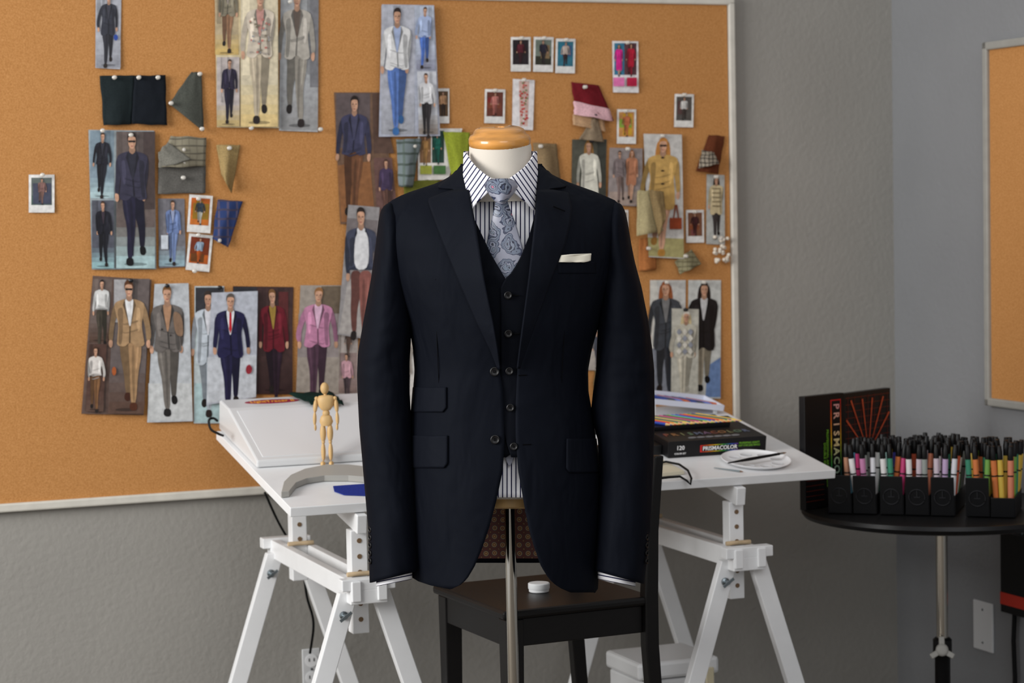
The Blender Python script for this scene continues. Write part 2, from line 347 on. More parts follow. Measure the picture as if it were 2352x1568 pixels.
c.panel(646,-28,730,298,(170,172,174),(150,150,150)); c.rect(712,-30,731,200,(120,120,124)); c.fig(682,-24,316,(176,170,160),(148,142,132),shirt=(96,84,76),coat=.5,hair=(70,50,36),w=.84)
c.done('magazine_clipping','tall narrow magazine cutout of a man in a light grey suit on grey','clipping',GC)
c=Clip([(767,212),(872,212),(915,505),(782,515)],(112,86,68),0)
c.rect(772,214,850,340,(96,84,84)); c.poly([(855,214),(874,214),(905,352),(858,352)],(92,70,60)); c.poly([(858,362),(900,362),(914,500),(866,500)],(110,80,74))
c.poly([(775,380),(850,370),(862,505),(784,510)],(140,94,58)); c.fig(812,220,290,(62,62,88),(110,72,48),coat=.46,hair=(36,24,20),shirt=(70,70,96)); c.fig(888,366,140,(70,56,84),(100,70,60),coat=.5)
c.done('magazine_clipping','brown toned magazine page with a man in a navy sweater, left of the form','clipping',GC)
c=Clip([(877,10),(997,12),(1011,312),(870,314)],(178,182,196),3)
c.panel(876,13,952,308,(182,184,194),(164,166,174)); c.panel(953,14,996,160,(196,204,220),(150,152,170),4); c.panel(958,164,1002,308,(206,208,214),(150,140,132),4)
c.fig(912,18,292,(222,222,222),(92,124,190),shirt=(160,174,206),coat=.48,hair=(44,30,26),shoe=(60,110,170)); c.fig(975,16,142,(170,186,220),(84,120,200),coat=.48); c.fig(980,168,150,(216,216,218),(52,48,50),coat=.46)
c.done('magazine_clipping','magazine page with a man in a white blazer and sky blue trousers','clipping',GC)
c=Clip([(203,298),(354,300),(359,618),(211,619)],(160,170,174),0)
c.panel(207,300,262,455,(130,148,160),(176,200,204)); c.fig(234,304,152,(34,34,44),(32,32,40),coat=.48,shirt=(50,50,60)); c.panel(211,460,262,616,(86,88,98),(150,186,190)); c.fig(238,462,150,(30,30,40),(28,28,36),coat=.5,shirt=(60,50,60))
c.panel(267,302,356,616,(104,92,88),(170,196,198)); c.rect(330,302,355,480,(74,62,60)); c.fig(306,304,306,(56,54,72),(36,34,56),shirt=(44,44,56),coat=.5,shades=True,hair=(44,32,28),shoe=(20,20,22),w=.94)
c.done('magazine_clipping','magazine page of a man with sunglasses and a dark zip jacket beside two small figures','clipping',GC)
c=Clip([(363,456),(423,456),(427,612),(366,615)],(124,124,132),0)
c.panel(365,458,424,611,(116,114,120),(150,176,186)); c.fig(397,460,150,(112,132,178),(120,140,184),shirt=(150,160,190),coat=.5); c.rect(370,540,386,572,(200,206,214))
c.done('magazine_clipping','small magazine cutout of a man in a powder blue suit','clipping',GC)
c=Clip([(213,633),(348,642),(330,953),(187,950)],(104,84,76),0)
c.panel(214,640,258,786,(110,96,90),(86,66,56),-10); c.fig(233,642,158,(216,216,214),(70,64,54),coat=.42,hair=(40,30,26)); c.panel(205,790,245,945,(84,60,52),(96,74,64),-8); c.fig(219,796,152,(220,214,208),(130,92,60),coat=.42)
c.panel(262,640,344,950,(104,94,92),(92,70,60),-14); c.rect(262,642,290,740,(170,168,170)); c.fig(300,644,298,(170,138,102),(166,132,96),shirt=(236,236,236),tie=(226,226,226),shades=True,coat=.5,hair=(90,56,34),shoe=(84,46,30),w=.96); c.ell(262,852,5,10,(170,90,46))
c.done('magazine_clipping','magazine page of a man in a tan suit with sunglasses, lower left','clipping',GC)
c=Clip([(447,657),(515,657),(512,972),(445,972)],(190,200,202),0)
c.rect(449,660,514,730,(56,56,60)); c.rect(447,880,512,970,(176,200,202)); c.fig(478,668,290,(196,204,212),(180,188,196),shirt=(220,220,226),coat=.58,hair=(60,50,44))
c.done('magazine_clipping','partly covered magazine page of a man in a pale blue coat','clipping',GC)
c=Clip([(355,652),(433,650),(443,967),(338,970)],(192,196,200),1)
c.poly([(341,880),(440,880),(442,964),(340,966)],(200,202,202)); c.fig(386,656,300,(110,104,100),(116,110,104),shirt=(176,136,106),coat=.5,hair=(120,84,50),shoe=(30,28,28),w=.96,mir=1)
c.ell(372,756,2,2,(40,36,34)); c.ell(392,770,2,2,(40,36,34)); c.poly(cha([(396,712),(418,722),(422,775),(402,768)]),(140,112,90)); c.done('magazine_clipping','magazine cutout of a man in a grey double breasted suit and black loafers','clipping',GC)
c=Clip([(535,657),(674,659),(668,905),(535,905)],(64,44,42),0)
c.rect(537,659,590,720,(50,50,56)); c.panel(592,661,672,903,(70,50,48),(56,38,38)); c.rect(640,670,662,780,(92,44,44)); c.fig(629,664,262,(106,28,40),(44,28,40),shirt=(160,130,60),coat=.54,hair=(120,84,50))
c.done('magazine_clipping','dark magazine page of a man in a burgundy jacket','clipping',GC)
c=Clip([(486,672),(592,668),(588,912),(474,930)],(184,188,198),2)
c.poly([(476,820),(589,815),(588,910),(475,926)],(200,204,210)); c.fig(529,674,270,(38,36,72),(36,34,66),shirt=(230,232,236),tie=(190,34,44),coat=.54,hair=(92,84,78),w=1,mir=1); c.poly(cha([(566,840),(574,836),(580,846),(577,856),(569,860),(564,852)]),(150,44,56))
c.done('magazine_clipping','magazine cutout of a man in a navy suit with a bright red tie','clipping',GC)
c=Clip([(690,655),(784,655),(778,905),(680,900)],(160,150,140),0)
c.rect(738,657,782,720,(110,96,80)); c.poly([(686,720),(780,720),(778,820),(683,820)],(150,140,138)); c.fig(728,660,270,(196,134,166),(84,58,74),shirt=(220,180,204),coat=.5,hair=(150,104,62),w=1)
c.done('magazine_clipping','magazine page of a man in a pink blazer','clipping',GC)
c=Clip([(775,770),(822,770),(822,905),(776,905)],(176,166,160),0); c.panel(778,810,820,903,(150,130,126),(130,110,104)); c.fig(797,812,110,(206,160,170),(80,66,70),coat=.5); c.fig(800,760,60,(90,70,60),(90,70,60))
c.done('magazine_clipping','small cutout with a figure in a pink sweater beside the jacket sleeve','clipping',GC)
c=Clip([(800,470),(872,476),(850,780),(775,768)],(150,146,146),2)
c.poly([(797,500),(868,506),(862,600),(792,596)],(120,112,112)); c.poly([(800,640),(862,640),(850,776),(778,765)],(170,164,160)); c.fig(830,476,330,(66,70,88),(140,88,80),shirt=(226,226,228),coat=.42,hair=(40,30,26),w=.84); c.poly(cha([(816,530),(846,530),(848,618),(812,620)]),(222,222,224))
c.done('magazine_clipping','magazine cutout of a man in white tee and dark jacket, tucked behind the left shoulder','clipping',GC)
c=Clip([(1406,94),(1466,95),(1467,213),(1408,212)],(232,230,230),0); c.rect(1411,99,1462,172,(56,120,150)); c.rect(1434,99,1462,172,(96,60,66)); c.fig(1422,102,74,(214,40,140),(214,40,140),long=True,bare=True,hair=(80,50,30),coat=.8); c.fig(1449,100,76,(176,26,52),(150,26,48),long=True,hair=(30,22,22),coat=.7)
c.rect(1409,178,1434,198,(228,120,178)); c.rect(1440,178,1463,198,(180,30,66)); c.done('magazine_clipping','small white card of pink and red dresses above two colour blocks','clipping',GC)
c=Clip([(1178,181),(1228,184),(1224,299),(1176,296)],(226,222,222),0); c.poly([(1192,186),(1216,186),(1212,290),(1204,290),(1204,215),(1200,290),(1194,290)],(206,176,166))
for k in range(46):
    y=random.uniform(188,285); c.ell(random.uniform(1194,1212),y,2.2,2.2,random.choice([(186,50,50),(200,80,70),(110,130,80)])); c.n-=.7
c.done('magazine_clipping','white cutout of floral printed trousers','clipping',GC)
c=Clip([(1314,320),(1394,320),(1388,480),(1312,480)],(84,84,74),0); c.rect(1372,322,1392,476,(60,62,56)); c.fig(1354,322,210,(216,214,200),(208,206,194),hair=(150,110,60),coat=.62,long=True); c.done('magazine_clipping','dark page of a blonde figure in a cream coat above the right shoulder','clipping',GC)
c=Clip([(1400,339),(1476,341),(1474,474),(1396,470)],(150,140,138),1); c.rect(1400,440,1474,470,(168,150,140)); c.fig(1424,346,120,(124,112,112),(130,110,104),coat=.5,shades=True); c.fig(1450,344,122,(176,120,90),(170,120,96),long=True,bare=True,coat=.66,hair=(150,100,60)); c.done('magazine_clipping','grey magazine page of a couple standing side by side','clipping',GC)
c=Clip([(1478,307),(1566,309),(1571,594),(1490,590)],(202,200,196),2); c.poly([(1488,545),(1570,548),(1571,592),(1490,588)],(168,160,110)); c.fig(1519,316,272,(198,160,94),(176,136,110),long=True,hair=(190,130,66),shades=True,coat=.6,bare=True,w=1.05,shoe=(180,130,60)) 
for k in range(4): c.ell(1522,362+k*30,4,2,(40,30,24))
c.rect(1538,500,1566,526,(150,66,36)); c.poly([(1546,500),(1550,470),(1556,470),(1560,500),(1557,500),(1553,476),(1549,500)],(120,60,34)); c.done('magazine_clipping','magazine cutout of a woman in a mustard hooded cape with a rust handbag','clipping',GC)
c=Clip([(1623,400),(1664,402),(1665,562),(1622,560)],(178,180,176),0); c.fig(1645,404,146,(200,184,146),(60,56,56),long=True,hair=(50,36,30),coat=.6,shoe=(20,20,20),mir=1)
for k in range(5): c.rect(1636,432+k*10,1655,434+k*10,(110,96,70))
c.done('magazine_clipping','narrow cutout of a woman in a patterned knit coat at the right edge','clipping',GC)
c=Clip([(1493,643),(1575,643),(1572,905),(1492,905)],(200,200,196),0); c.poly([(1492,800),(1573,800),(1572,903),(1492,903)],(130,134,144)); c.rect(1493,644,1510,800,(210,208,200)); c.fig(1530,646,270,(66,70,76),(54,56,62),long=True,hair=(150,86,50),coat=.58,shirt=(120,120,120),w=1); c.done('magazine_clipping','magazine page of a woman with auburn hair in a dark grey coat','clipping',GC)
c=Clip([(1581,643),(1656,643),(1655,915),(1580,915)],(200,202,198),0); c.poly([(1625,840),(1655,820),(1655,912),(1620,912)],(110,136,180)); c.fig(1615,648,250,(28,26,28),(170,160,140),long=True,hair=(36,26,24),shirt=(200,200,200),coat=.62,shoe=(24,24,26),w=1); c.done('magazine_clipping','magazine page of a woman with black hair in a long black coat','clipping',GC)
c=Clip([(1543,708),(1605,710),(1603,917),(1541,915)],(192,190,178),2); c.fig(1573,714,205,(200,196,180),(202,196,178),long=True,hair=(206,188,144),coat=.52,hat=(222,216,204),shoe=(200,196,180),w=1,mir=1)
for i in range(3):
    for j in range(4): x=1560+i*13;y=762+j*15; c.poly([(x,y-8),(x+6,y),(x,y+8),(x-6,y)],[(146,150,160),(222,218,206)][(i+j)%2])
c.done('magazine_clipping','cutout of a blonde woman in an argyle sweater and white hat overlapping two pages','clipping',GC)
c=Clip([(960,295),(1062,295),(1030,412),(960,414)],(226,222,216),1); c.rect(964,312,990,374,(130,96,66)); c.rect(992,300,1020,374,(40,70,60)); c.fig(977,312,70,(160,120,70),(160,120,70)); c.fig(1005,306,72,(20,90,76),(20,86,72),hair=(30,24,22)); c.rect(965,380,992,400,(150,154,60)); c.rect(996,380,1024,400,(70,110,60)); c.done('magazine_clipping','white card with green and ochre outfits left of the neck','clipping',GC)
c=Clip([(886,740),(970,740),(966,972),(884,968)],(222,218,212),0); c.fig(926,748,220,(180,170,160),(120,110,110)); c.done('magazine_clipping','pale page glimpsed through the gap beside the jacket waist','clipping',GC)
c=Clip([(1340,752),(1392,752),(1392,850),(1340,850)],(176,168,160),0); c.fig(1372,760,88,(70,74,84),(60,60,70)); c.done('magazine_clipping','small page glimpsed between the right sleeve and the jacket waist','clipping',GC)
def polaroid(x0,y0,x1,y1,bg,tc,lc,label,rot=0,level=0,bg2=None):
    cx,cy=(x0+x1)/2,(y0+y1)/2; ca,sa=math.cos(rot),math.sin(rot)
    R=lambda x,y:(cx+(x-cx)*ca-(y-cy)*sa, cy+(x-cx)*sa+(y-cy)*ca)
    c=Clip([R(x0,y0),R(x1,y0),R(x1,y1),R(x0,y1)],(228,226,222),level)
    w=x1-x0;h=y1-y0; op=c.poly; c.poly=lambda pts,col:op([R(*p) for p in pts],col)
    c.rect(x0+w*.1,y0+h*.08,x1-w*.1,y1-h*.2,bg)
    if bg2: c.rect(x0+w*.1,y0+h*.55,x1-w*.1,y1-h*.2,bg2)
    for k in range(2): c.rect(x0+w*random.uniform(.1,.4),y0+h*random.uniform(.1,.4),x0+w*random.uniform(.5,.88),y0+h*random.uniform(.5,.78),tuple(int(v*random.uniform(.6,1.25)) for v in bg))
    c.fig(cx,y0+h*.1,h*.7,tc,lc,w=1.15); c.done('instant_photo',label,'photo',GP)
polaroid(66,401,125,488,(96,104,100),(130,96,90),(120,90,80),'instant photo alone at the far left of the board',bg2=(70,90,84))
polaroid(432,448,486,534,(190,96,30),(50,60,70),(180,180,170),'orange instant photo, upper of the tilted pair',rot=.07,level=1,bg2=(196,110,40))
polaroid(430,538,485,622,(120,50,24),(150,170,190),(190,90,30),'orange instant photo, lower of the tilted pair',rot=.1,level=0,bg2=(180,90,30))
polaroid(1173,85,1219,164,(40,32,36),(90,30,40),(60,30,36),'instant photo, left of the row of three',rot=-.0)
polaroid(1225,85,1271,165,(110,120,110),(40,38,50),(50,44,44),'instant photo, middle of the row of three',rot=.02,bg2=(50,50,40))
polaroid(1276,89,1321,168,(50,110,130),(186,170,160),(60,40,40),'instant photo with teal backdrop, right of the row of three',rot=.02)
polaroid(1113,205,1160,283,(104,56,44),(190,120,110),(170,100,90),'instant photo beside the floral trousers cutout',rot=.02)
polaroid(1003,203,1032,283,(90,66,40),(196,150,110),(60,44,36),'instant photo half covered by the white blazer page')
polaroid(1417,251,1461,330,(196,140,80),(190,110,70),(190,110,70),'instant photo with orange tones below the card of dresses',rot=.01)
polaroid(1549,216,1593,292,(84,80,76),(206,204,200),(70,60,56),'instant photo at the upper right of the board',rot=.02)
polaroid(1576,482,1617,557,(120,80,60),(60,26,30),(60,26,30),'instant photo beside the handbag',rot=-.01)
polaroid(1415,482,1443,552,(150,130,110),(90,90,90),(60,60,60),'instant photo mostly hidden behind the right sleeve')
# ------------------------------------------------------------ fabric swatches
GS='fabric swatches pinned on the cork board'
def swatch(name,label,c4,m,level=0,bulge=.01,curl=.01,cat='swatch',seed=0):
    mb=MB(); n=12; TL,TR,BR,BL=[V((a[0],a[1],0)) for a in c4]; ids=[]
    for j in range(n+1):
        t=j/n; row=[]
        for i in range(n+1):
            s=i/n; p=(TL*(1-s)+TR*s)*(1-t)+(BL*(1-s)+BR*s)*t
            e=2.2*noise.noise(V((s*3+seed,t*3,seed)))
            off=.019+.0040*level+bulge*math.sin(math.pi*s)**2*(.3+t*.7)+curl*t*t*abs(math.sin(2.3*s+seed))+.002*noise.noise(V((s*5,t*5,seed)))
            row.append(mb.vert(wallpt(p.x+e,p.y+e,off),(p.x*.001,p.y*.001)))
        ids.append(row)
    for j in range(n):
        for i in range(n): mb.face((ids[j][i],ids[j+1][i],ids[j+1][i+1],ids[j][i+1]))
    return tag(mb.build(name,m,smooth=180,solid=.0012),label,cat,GS)
swatch('fabric_swatch','dark green black swatch, left of the dark pair',[(229,174),(310,173),(302,285),(238,288)],clothm((30,38,40)),0,.008,.006,seed=1)
swatch('fabric_swatch','near black swatch, right of the dark pair',[(308,174),(380,172),(384,288),(303,284)],clothm((22,26,32)),1,.006,.006,seed=2)
swatch('fabric_swatch','grey green wool swatch cut as a triangle',[(440,165),(463,167),(468,302),(388,238)],clothm((72,74,68)),0,.006,.008,seed=3)
swatch('fabric_swatch','taupe grey swatch with folded upper corner',[(392,312),(474,316),(472,382),(363,384)],clothm((134,128,110),(122,116,100),60),1,.012,.01,seed=4)
swatch('fabric_swatch','slate grey swatch, lowest of the grey stack',[(364,376),(473,380),(472,443),(363,445)],clothm((92,90,86)),0,.004,.008,seed=5)
swatch('fabric_swatch','folded grey flap over the taupe swatch',[(363,350),(385,326),(440,366),(365,386)],clothm((112,110,102)),3,.006,.01,seed=6)
swatch('fabric_swatch','khaki pointed swatch curling to a tip',[(497,333),(552,332),(532,443),(508,400)],clothm((150,128,86)),0,.02,.012,seed=7)
swatch('fabric_swatch','blue plaid swatch hanging beside the instant photos',[(500,458),(558,462),(524,568),(488,548)],clothm((44,60,104),(86,80,104),48),0,.014,.012,seed=8)
swatch('fabric_swatch','burgundy swatch with pink lower half',[(1312,188),(1375,196),(1410,278),(1318,234)],clothm((104,24,32)),0,.01,.01,seed=9)
swatch('fabric_swatch','pale pink swatch under the burgundy one',[(1318,232),(1400,250),(1408,278),(1318,262)],clothm((210,168,174)),3,.006,.006,seed=10)
swatch('fabric_swatch','beige swatch hanging below the pink one',[(1316,262),(1388,270),(1390,302),(1316,286)],clothm((182,148,114)),1,.006,.01,seed=11)
swatch('fabric_swatch','grey brown pointed swatch above the cream coat page',[(1360,272),(1372,272),(1388,326),(1330,320)],clothm((128,112,92)),2,.008,.01,seed=12)
swatch('fabric_swatch','grey blue checked swatch left of the neck',[(910,320),(968,318),(948,430),(916,428)],clothm((112,122,124),(96,108,102),40),2,.016,.012,seed=13)
swatch('fabric_swatch','olive swatch peeking above the left shoulder',[(926,418),(1010,410),(1004,470),(930,462)],clothm((96,98,40)),1,.006,.01,seed=14)
swatch('fabric_swatch','lime green swatch beside the shirt collar',[(1018,302),(1079,304),(1072,440),(1044,440)],clothm((136,146,48)),2,.012,.01,seed=15)
swatch('fabric_swatch','taupe swatch right of the neck',[(1224,328),(1278,330),(1287,410),(1232,420)],clothm((128,108,80)),0,.02,.012,seed=16)
swatch('fabric_swatch','olive tan swatch hanging on the cape page',[(1464,438),(1500,436),(1524,530),(1462,542)],clothm((160,148,112)),5,.014,.012,seed=17)
swatch('fabric_swatch','dark tan swatch with rust edge over the olive one',[(1490,436),(1524,440),(1530,500),(1512,545)],clothm((130,110,76)),7,.012,.01,seed=18)
swatch('fabric_swatch','brown leather swatch below the olive pair',[(1468,548),(1502,546),(1508,618),(1466,622)],clothm((158,100,56)),0,.006,.008,seed=19)
swatch('fabric_swatch','khaki woven swatch folded into a bow',[(1550,600),(1588,572),(1611,606),(1562,630)],clothm((132,126,98),(114,108,80),90),1,.012,.012,seed=20)
swatch('fabric_swatch','dark brown swatch folded at the right edge',[(1628,310),(1664,312),(1650,400),(1598,392)],clothm((92,48,28)),0,.014,.014,seed=21)
swatch('fabric_swatch','houndstooth scrap over the brown swatch',[(1612,344),(1640,350),(1652,376),(1604,386)],clothm((150,140,124),(50,44,40),110),5,.006,.008,seed=22)
swatch('fabric_swatch','dark olive scrap behind the right sleeve',[(1366,850),(1400,850),(1400,905),(1362,905)],clothm((74,70,50)),1,.006,.01,seed=23)
mb=MB()
for k in range(26):
    p=wallpt(1640+random.uniform(0,34),543+random.uniform(0,58),.03+random.uniform(0,.006)); mb.ell((0,0,0),(.0055,.0055,.005),Matrix.Translation(p),seg=8)
o=tag(mb.build('pompom_trim',cm((214,204,188)),smooth=180),'cluster of cream pompom trim at the right edge of the board','trim'); o['kind']='stuff'
for px,py,w,k in [(262,178,'left dark swatch at its right','clear'),(318,178,'right dark swatch at its left','clear'),(362,178,'right dark swatch at its right','clear'),(458,170,'grey green triangle at its top','clear'),(392,237,'grey green triangle at its left tip','clear'),(463,296,'grey green triangle at its foot','clear'),
 (420,344,'taupe grey swatch','clear'),(420,376,'folded grey flap','clear'),(420,408,'slate grey swatch','clear'),(526,340,'khaki pointed swatch','clear'),(455,456,'upper orange instant photo','clear'),(455,540,'lower orange instant photo','clear'),(446,622,'foot of the lower orange instant photo','clear'),(502,552,'blue plaid swatch','clear'),
 (97,402,'lone instant photo at far left','clear'),(235,300,'sunglasses page','clear'),(300,310,'sunglasses page at its right','clear'),(383,656,'grey double breasted suit cutout','black'),(300,644,'tan suit page','black'),(504,660,'pale blue coat page','black'),(1196,88,'left photo of the row of three','clear'),(1248,88,'middle photo of the row of three','clear'),(1299,92,'right photo of the row of three','clear'),
 (1440,98,'card of pink and red dresses','clear'),(1570,218,'upper right instant photo','clear'),(1136,208,'instant photo beside the floral trousers','clear'),(1202,184,'floral trousers cutout','clear'),(1342,200,'burgundy swatch','clear'),(1364,266,'beige swatch','black'),(1436,255,'orange toned instant photo','clear'),(1357,324,'cream coat page','black'),(1440,342,'couple page','clear'),(1520,312,'mustard cape page','clear'),
 (1474,446,'olive tan swatch','clear'),(1500,474,'dark tan swatch','clear'),(1488,570,'brown leather swatch','clear'),(1594,486,'instant photo beside the handbag','clear'),(1573,588,'khaki woven swatch','clear'),(1530,648,'auburn hair page','clear'),(1615,648,'black coat page','clear'),(1573,711,'argyle sweater cutout','black'),(1652,548,'pompom trim','clear'),(950,336,'grey blue checked swatch','clear'),(1240,336,'taupe swatch near the neck','clear'),(1643,406,'knit coat cutout','clear'),(576,294,'foot of the cream page','clear'),(735,297,'foot of the light grey suit cutout','clear'),(666,4,'light grey suit cutout','clear')]: pin(px,py,w,k)
mb=MB(); mb.lathe([(.0045,0),(.005,.0015),(.0028,.003),(.0024,.008),(.0042,.010),(.0042,.012),(.003,.0128)],None,12)
pm=mb.build('pushpin',M['clear'],origin=(0,0,0),smooth=40); first=True
for px,py,w,k,off in pins:
    o=pm if first else pm.copy()
    if not first: COL.objects.link(o)
    first=False
    if k=='black':
        o.data=pm.data.copy(); o.data.materials[0]=M['blackpin']
    o.matrix_world=frame(WU,Z,WN,wallpt(px,py,.028))
    tag(o,('black' if k=='black' else 'clear')+' pushpin holding the '+w,'pushpin','pushpins on the cork board')
# ------------------------------------------------------------ dressed form
Y0=4.03
def itp(l,x):
    if x<=l[0][0]: return l[0][1]
    for (a,b),(c,d) in zip(l,l[1:]):
        if x<=c: return b+(d-b)*(x-a)/(c-a) if c>a else d
    return l[-1][1]
def sm(l,x,h=14): return (itp(l,x-h)+2*itp(l,x)+itp(l,x+h))/4
TOP=[(870,482),(890,466),(930,446),(1010,420),(1045,400),(1062,380),(1240,380),(1262,400),(1300,418),(1370,443),(1420,464),(1440,480)]
BL_=[(468,878),(500,878),(560,888),(640,905),(700,925),(745,941),(800,950),(850,954),(900,950),(960,943),(1100,939),(1200,938),(1350,942)]
BR_=[(466,1434),(500,1436),(560,1424),(640,1406),(700,1388),(745,1374),(800,1358),(850,1349),(900,1350),(960,1361),(1100,1378),(1200,1380),(1350,1372)]
DM=[(370,.05),(420,.08),(470,.105),(560,.135),(640,.145),(745,.142),(850,.128),(960,.13),(1100,.14),(1350,.15)]
def F(x,v):
    l,r=sm(BL_,v),sm(BR_,v); xc=(l+r)/2; hw=(r-l)/2; u=min(1,abs((x-xc)/hw))
    k=max(0,min(1,(v-sm(TOP,x,10))/140)); ro=math.sqrt(max(0,1-(1-k)**2))
    f=sm(DM,v)*(1-u**2.2)**.5*ro
    f+=.0045*noise.noise(V((x/85,v/190,3)))*(1-u**4)*ro
    return f
def P0(x,v,f): return P(x,v,Y0-f)
def region(mb,l,r,off,Ff=F,rows=40,cols=24,dense=None,ang=0,v0=None,v1=None,m=0):
    v0=v0 if v0 is not None else max(l[0][0],r[0][0]); v1=v1 if v1 is not None else min(l[-1][0],r[-1][0])
    ca,sa=math.cos(ang),math.sin(ang); ids=[]
    for j in range(rows+1):
        v=v0+(v1-v0)*j/rows; xl,xr=itp(l,v),itp(r,v); row=[]
        for i in range(cols+1):
            s=i/cols
            if dense=='L': s=1-math.cos(s*math.pi/2)
            elif dense=='R': s=math.sin(s*math.pi/2)
            elif dense=='B': s=(1-math.cos(s*math.pi))/2
            x=xl+(xr-xl)*s; o=off(s,v) if callable(off) else off
            row.append(mb.vert(P0(x,v,Ff(x,v)+o),((x*ca-v*sa)*.001,(x*sa+v*ca)*.001)))
        ids.append(row)
    for j in range(rows):
        for i in range(cols): mb.face((ids[j][i],ids[j+1][i],ids[j+1][i+1],ids[j][i+1]),m)
base=P(1170,1400,Y0); base=V((base.x,base.y,0))
form=thing('dress_form','cream tailor dress form with wooden neck cap on a chrome pole, at centre','dress form',base)
mb=MB(); Mn=frame(V((1,0,0)),V((0,1,0)),Z,P(1149,338,Y0))
mb.lathe([(.055,.012),(.0575,0),(.0575,-.03),(.060,-.055),(.068,-.08),(.08,-.1)],Mn,40); mb.build('neck',M['form'],form,smooth=60)
mb=MB(); Mc=Matrix.Translation(P(1148,337,Y0-.002))@Matrix.Rotation(math.radians(9),4,'X')
mb.lathe([(.051,-.002),(.0560,.002),(.0575,.008),(.0575,.015),(.0550,.0205),(.049,.024),(.0475,.0285),(.0445,.0325),(.039,.0352),(.0375,.0342),(.035,.036),(.010,.0365),(.009,.034),(.006,.0335),(.005,.028)],Mc,48); mb.build('neck_cap',M['maple'],form,smooth=50)
mb=MB(); R=[]
for v,k in((400,.35),(440,.7),(500,.86),(640,.86),(850,.86),(1000,.86),(1100,.7),(1146,.45)):
    l,r=sm(BL_,v),sm(BR_,v); xc=(l+r)/2; hw=(r-l)/2*k; D=sm(DM,v)*(.5 if v<470 else .7)
    R.append([P0(xc+hw*math.cos(2*math.pi*i/40),v,D*math.sin(2*math.pi*i/40)) for i in range(40)])
mb.rings(R); mb.build('torso',M['form'],form,smooth=60)
mb=MB(); R=[]
for v,hw in((1138,62),(1142,64),(1164,64),(1168,60)): R.append([P0(1174+hw*math.cos(2*math.pi*i/40),v,.07*hw/64*math.sin(2*math.pi*i/40)) for i in range(40)])
mb.rings(R); mb.build('base_board',M['palewood'],form,smooth=40)
pb=P(1171,1160,Y0)
mb=MB(); mb.lathe([(.0105,.34),(.0105,pb.z)],Matrix.Translation((pb.x,pb.y,0)),24); mb.build('pole',M['chrome'],form,smooth=40)
mb=MB(); mb.lathe([(.0145,.06),(.0145,.36),(.012,.365)],Matrix.Translation((pb.x,pb.y,0)),24); mb.build('pole_sleeve',M['chrome'],form,smooth=40)
mb=MB(); mb.lathe([(.1,0),(.105,.006),(.1,.016),(.05,.03),(.024,.05),(.018,.075)],Matrix.Translation((pb.x,pb.y,0)),40); mb.build('base',M['chrome'],form,smooth=40)
# --- shirt
sh=thing('dress_shirt','white shirt with navy pencil stripes worn under the waistcoat','shirt',P(1165,1140,Y0))
mb=MB(); region(mb,[(420,1080),(440,1072),(1146,1060)],[(420,1220),(440,1238),(1148,1280)],-.028,rows=60,cols=30,v1=1142); mb.build('shirt_front',M['shirt'],sh,smooth=180,solid=.001)
def Fc(x,v):
    u=min(.999,abs((x-1149)/86)); return .066*math.sqrt(1-u*u)*(1 if v<430 else 1)+max(0,(v-352))*.00052+.003
mb=MB(); region(mb,[(350,1066),(400,1065),(430,1067),(484,1079)],[(350,1071),(366,1080),(384,1095),(400,1114),(412,1132),(419,1142),(430,1136),(444,1119),(464,1096),(484,1081)],0,Fc,44,16,'L',ang=-.6); mb.build('collar_leaf',M['collar'],sh,smooth=180,solid=.003)
mb=MB(); region(mb,[(348,1228),(366,1219),(384,1204),(400,1184),(412,1167),(419,1158),(430,1165),(444,1183),(464,1208),(482,1226)],[(348,1232),(400,1234),(430,1234),(482,1228)],0,Fc,44,16,'R',ang=.6); mb.build('collar_leaf',M['collar'],sh,smooth=180,solid=.003)
mb=MB(); region(mb,[(347,1067),(400,1067)],[(347,1231),(400,1231)],0,lambda x,v:-.066*math.sqrt(max(0,1-((x-1149)/84)**2)),8,24,'B'); mb.build('collar_band',M['collar'],sh,smooth=180,solid=.003)
mb=MB(); region(mb,[(402,1108),(412,1128),(434,1128)],[(402,1112),(408,1128),(414,1150),(434,1150)],-.007,Fc,12,10); mb.build('collar_stand',M['hanky'],sh,smooth=180,solid=.001)
mb=MB(); region(mb,[(402,1188),(408,1172),(414,1150),(434,1150)],[(402,1192),(412,1172),(434,1172)],-.007,Fc,12,10); mb.build('collar_stand',M['hanky'],sh,smooth=180,solid=.001)
# --- tie
ti=thing('necktie','silver grey paisley silk necktie knotted at the shirt collar','tie',P(1160,640,Y0))
mb=MB(); region(mb,[(411,1130),(417,1119),(428,1114),(446,1125),(465,1141)],[(411,1170),(417,1183),(428,1188),(446,1177),(463,1162)],lambda s,v:.008+.028*math.sin(math.pi*s)**.6,Fc,24,20,'B',ang=.5); mb.build('knot',M['tie'],ti,smooth=180,solid=.003)
def Ft(x,v):
    a=max(0,min(1,(v-452)/100)); return .118*(1-a)+(F(1165,v)-.018)*a
mb=MB(); region(mb,[(452,1142),(475,1137),(540,1122),(600,1112),(640,1110),(700,1120)],[(452,1161),(475,1169),(520,1186),(560,1198),(600,1208),(640,1212),(700,1212)],lambda s,v:.006*math.sin(math.pi*s),Ft,36,18,ang=.2); mb.build('blade',M['tie'],ti,smooth=180,solid=.003)
mb=MB(); region(mb,[(1030,1150),(1045,1158),(1070,1168)],[(1030,1186),(1045,1184),(1070,1172)],-.02,F,10,8); mb.build('blade_tip',M['tie'],ti,smooth=180,solid=.002)
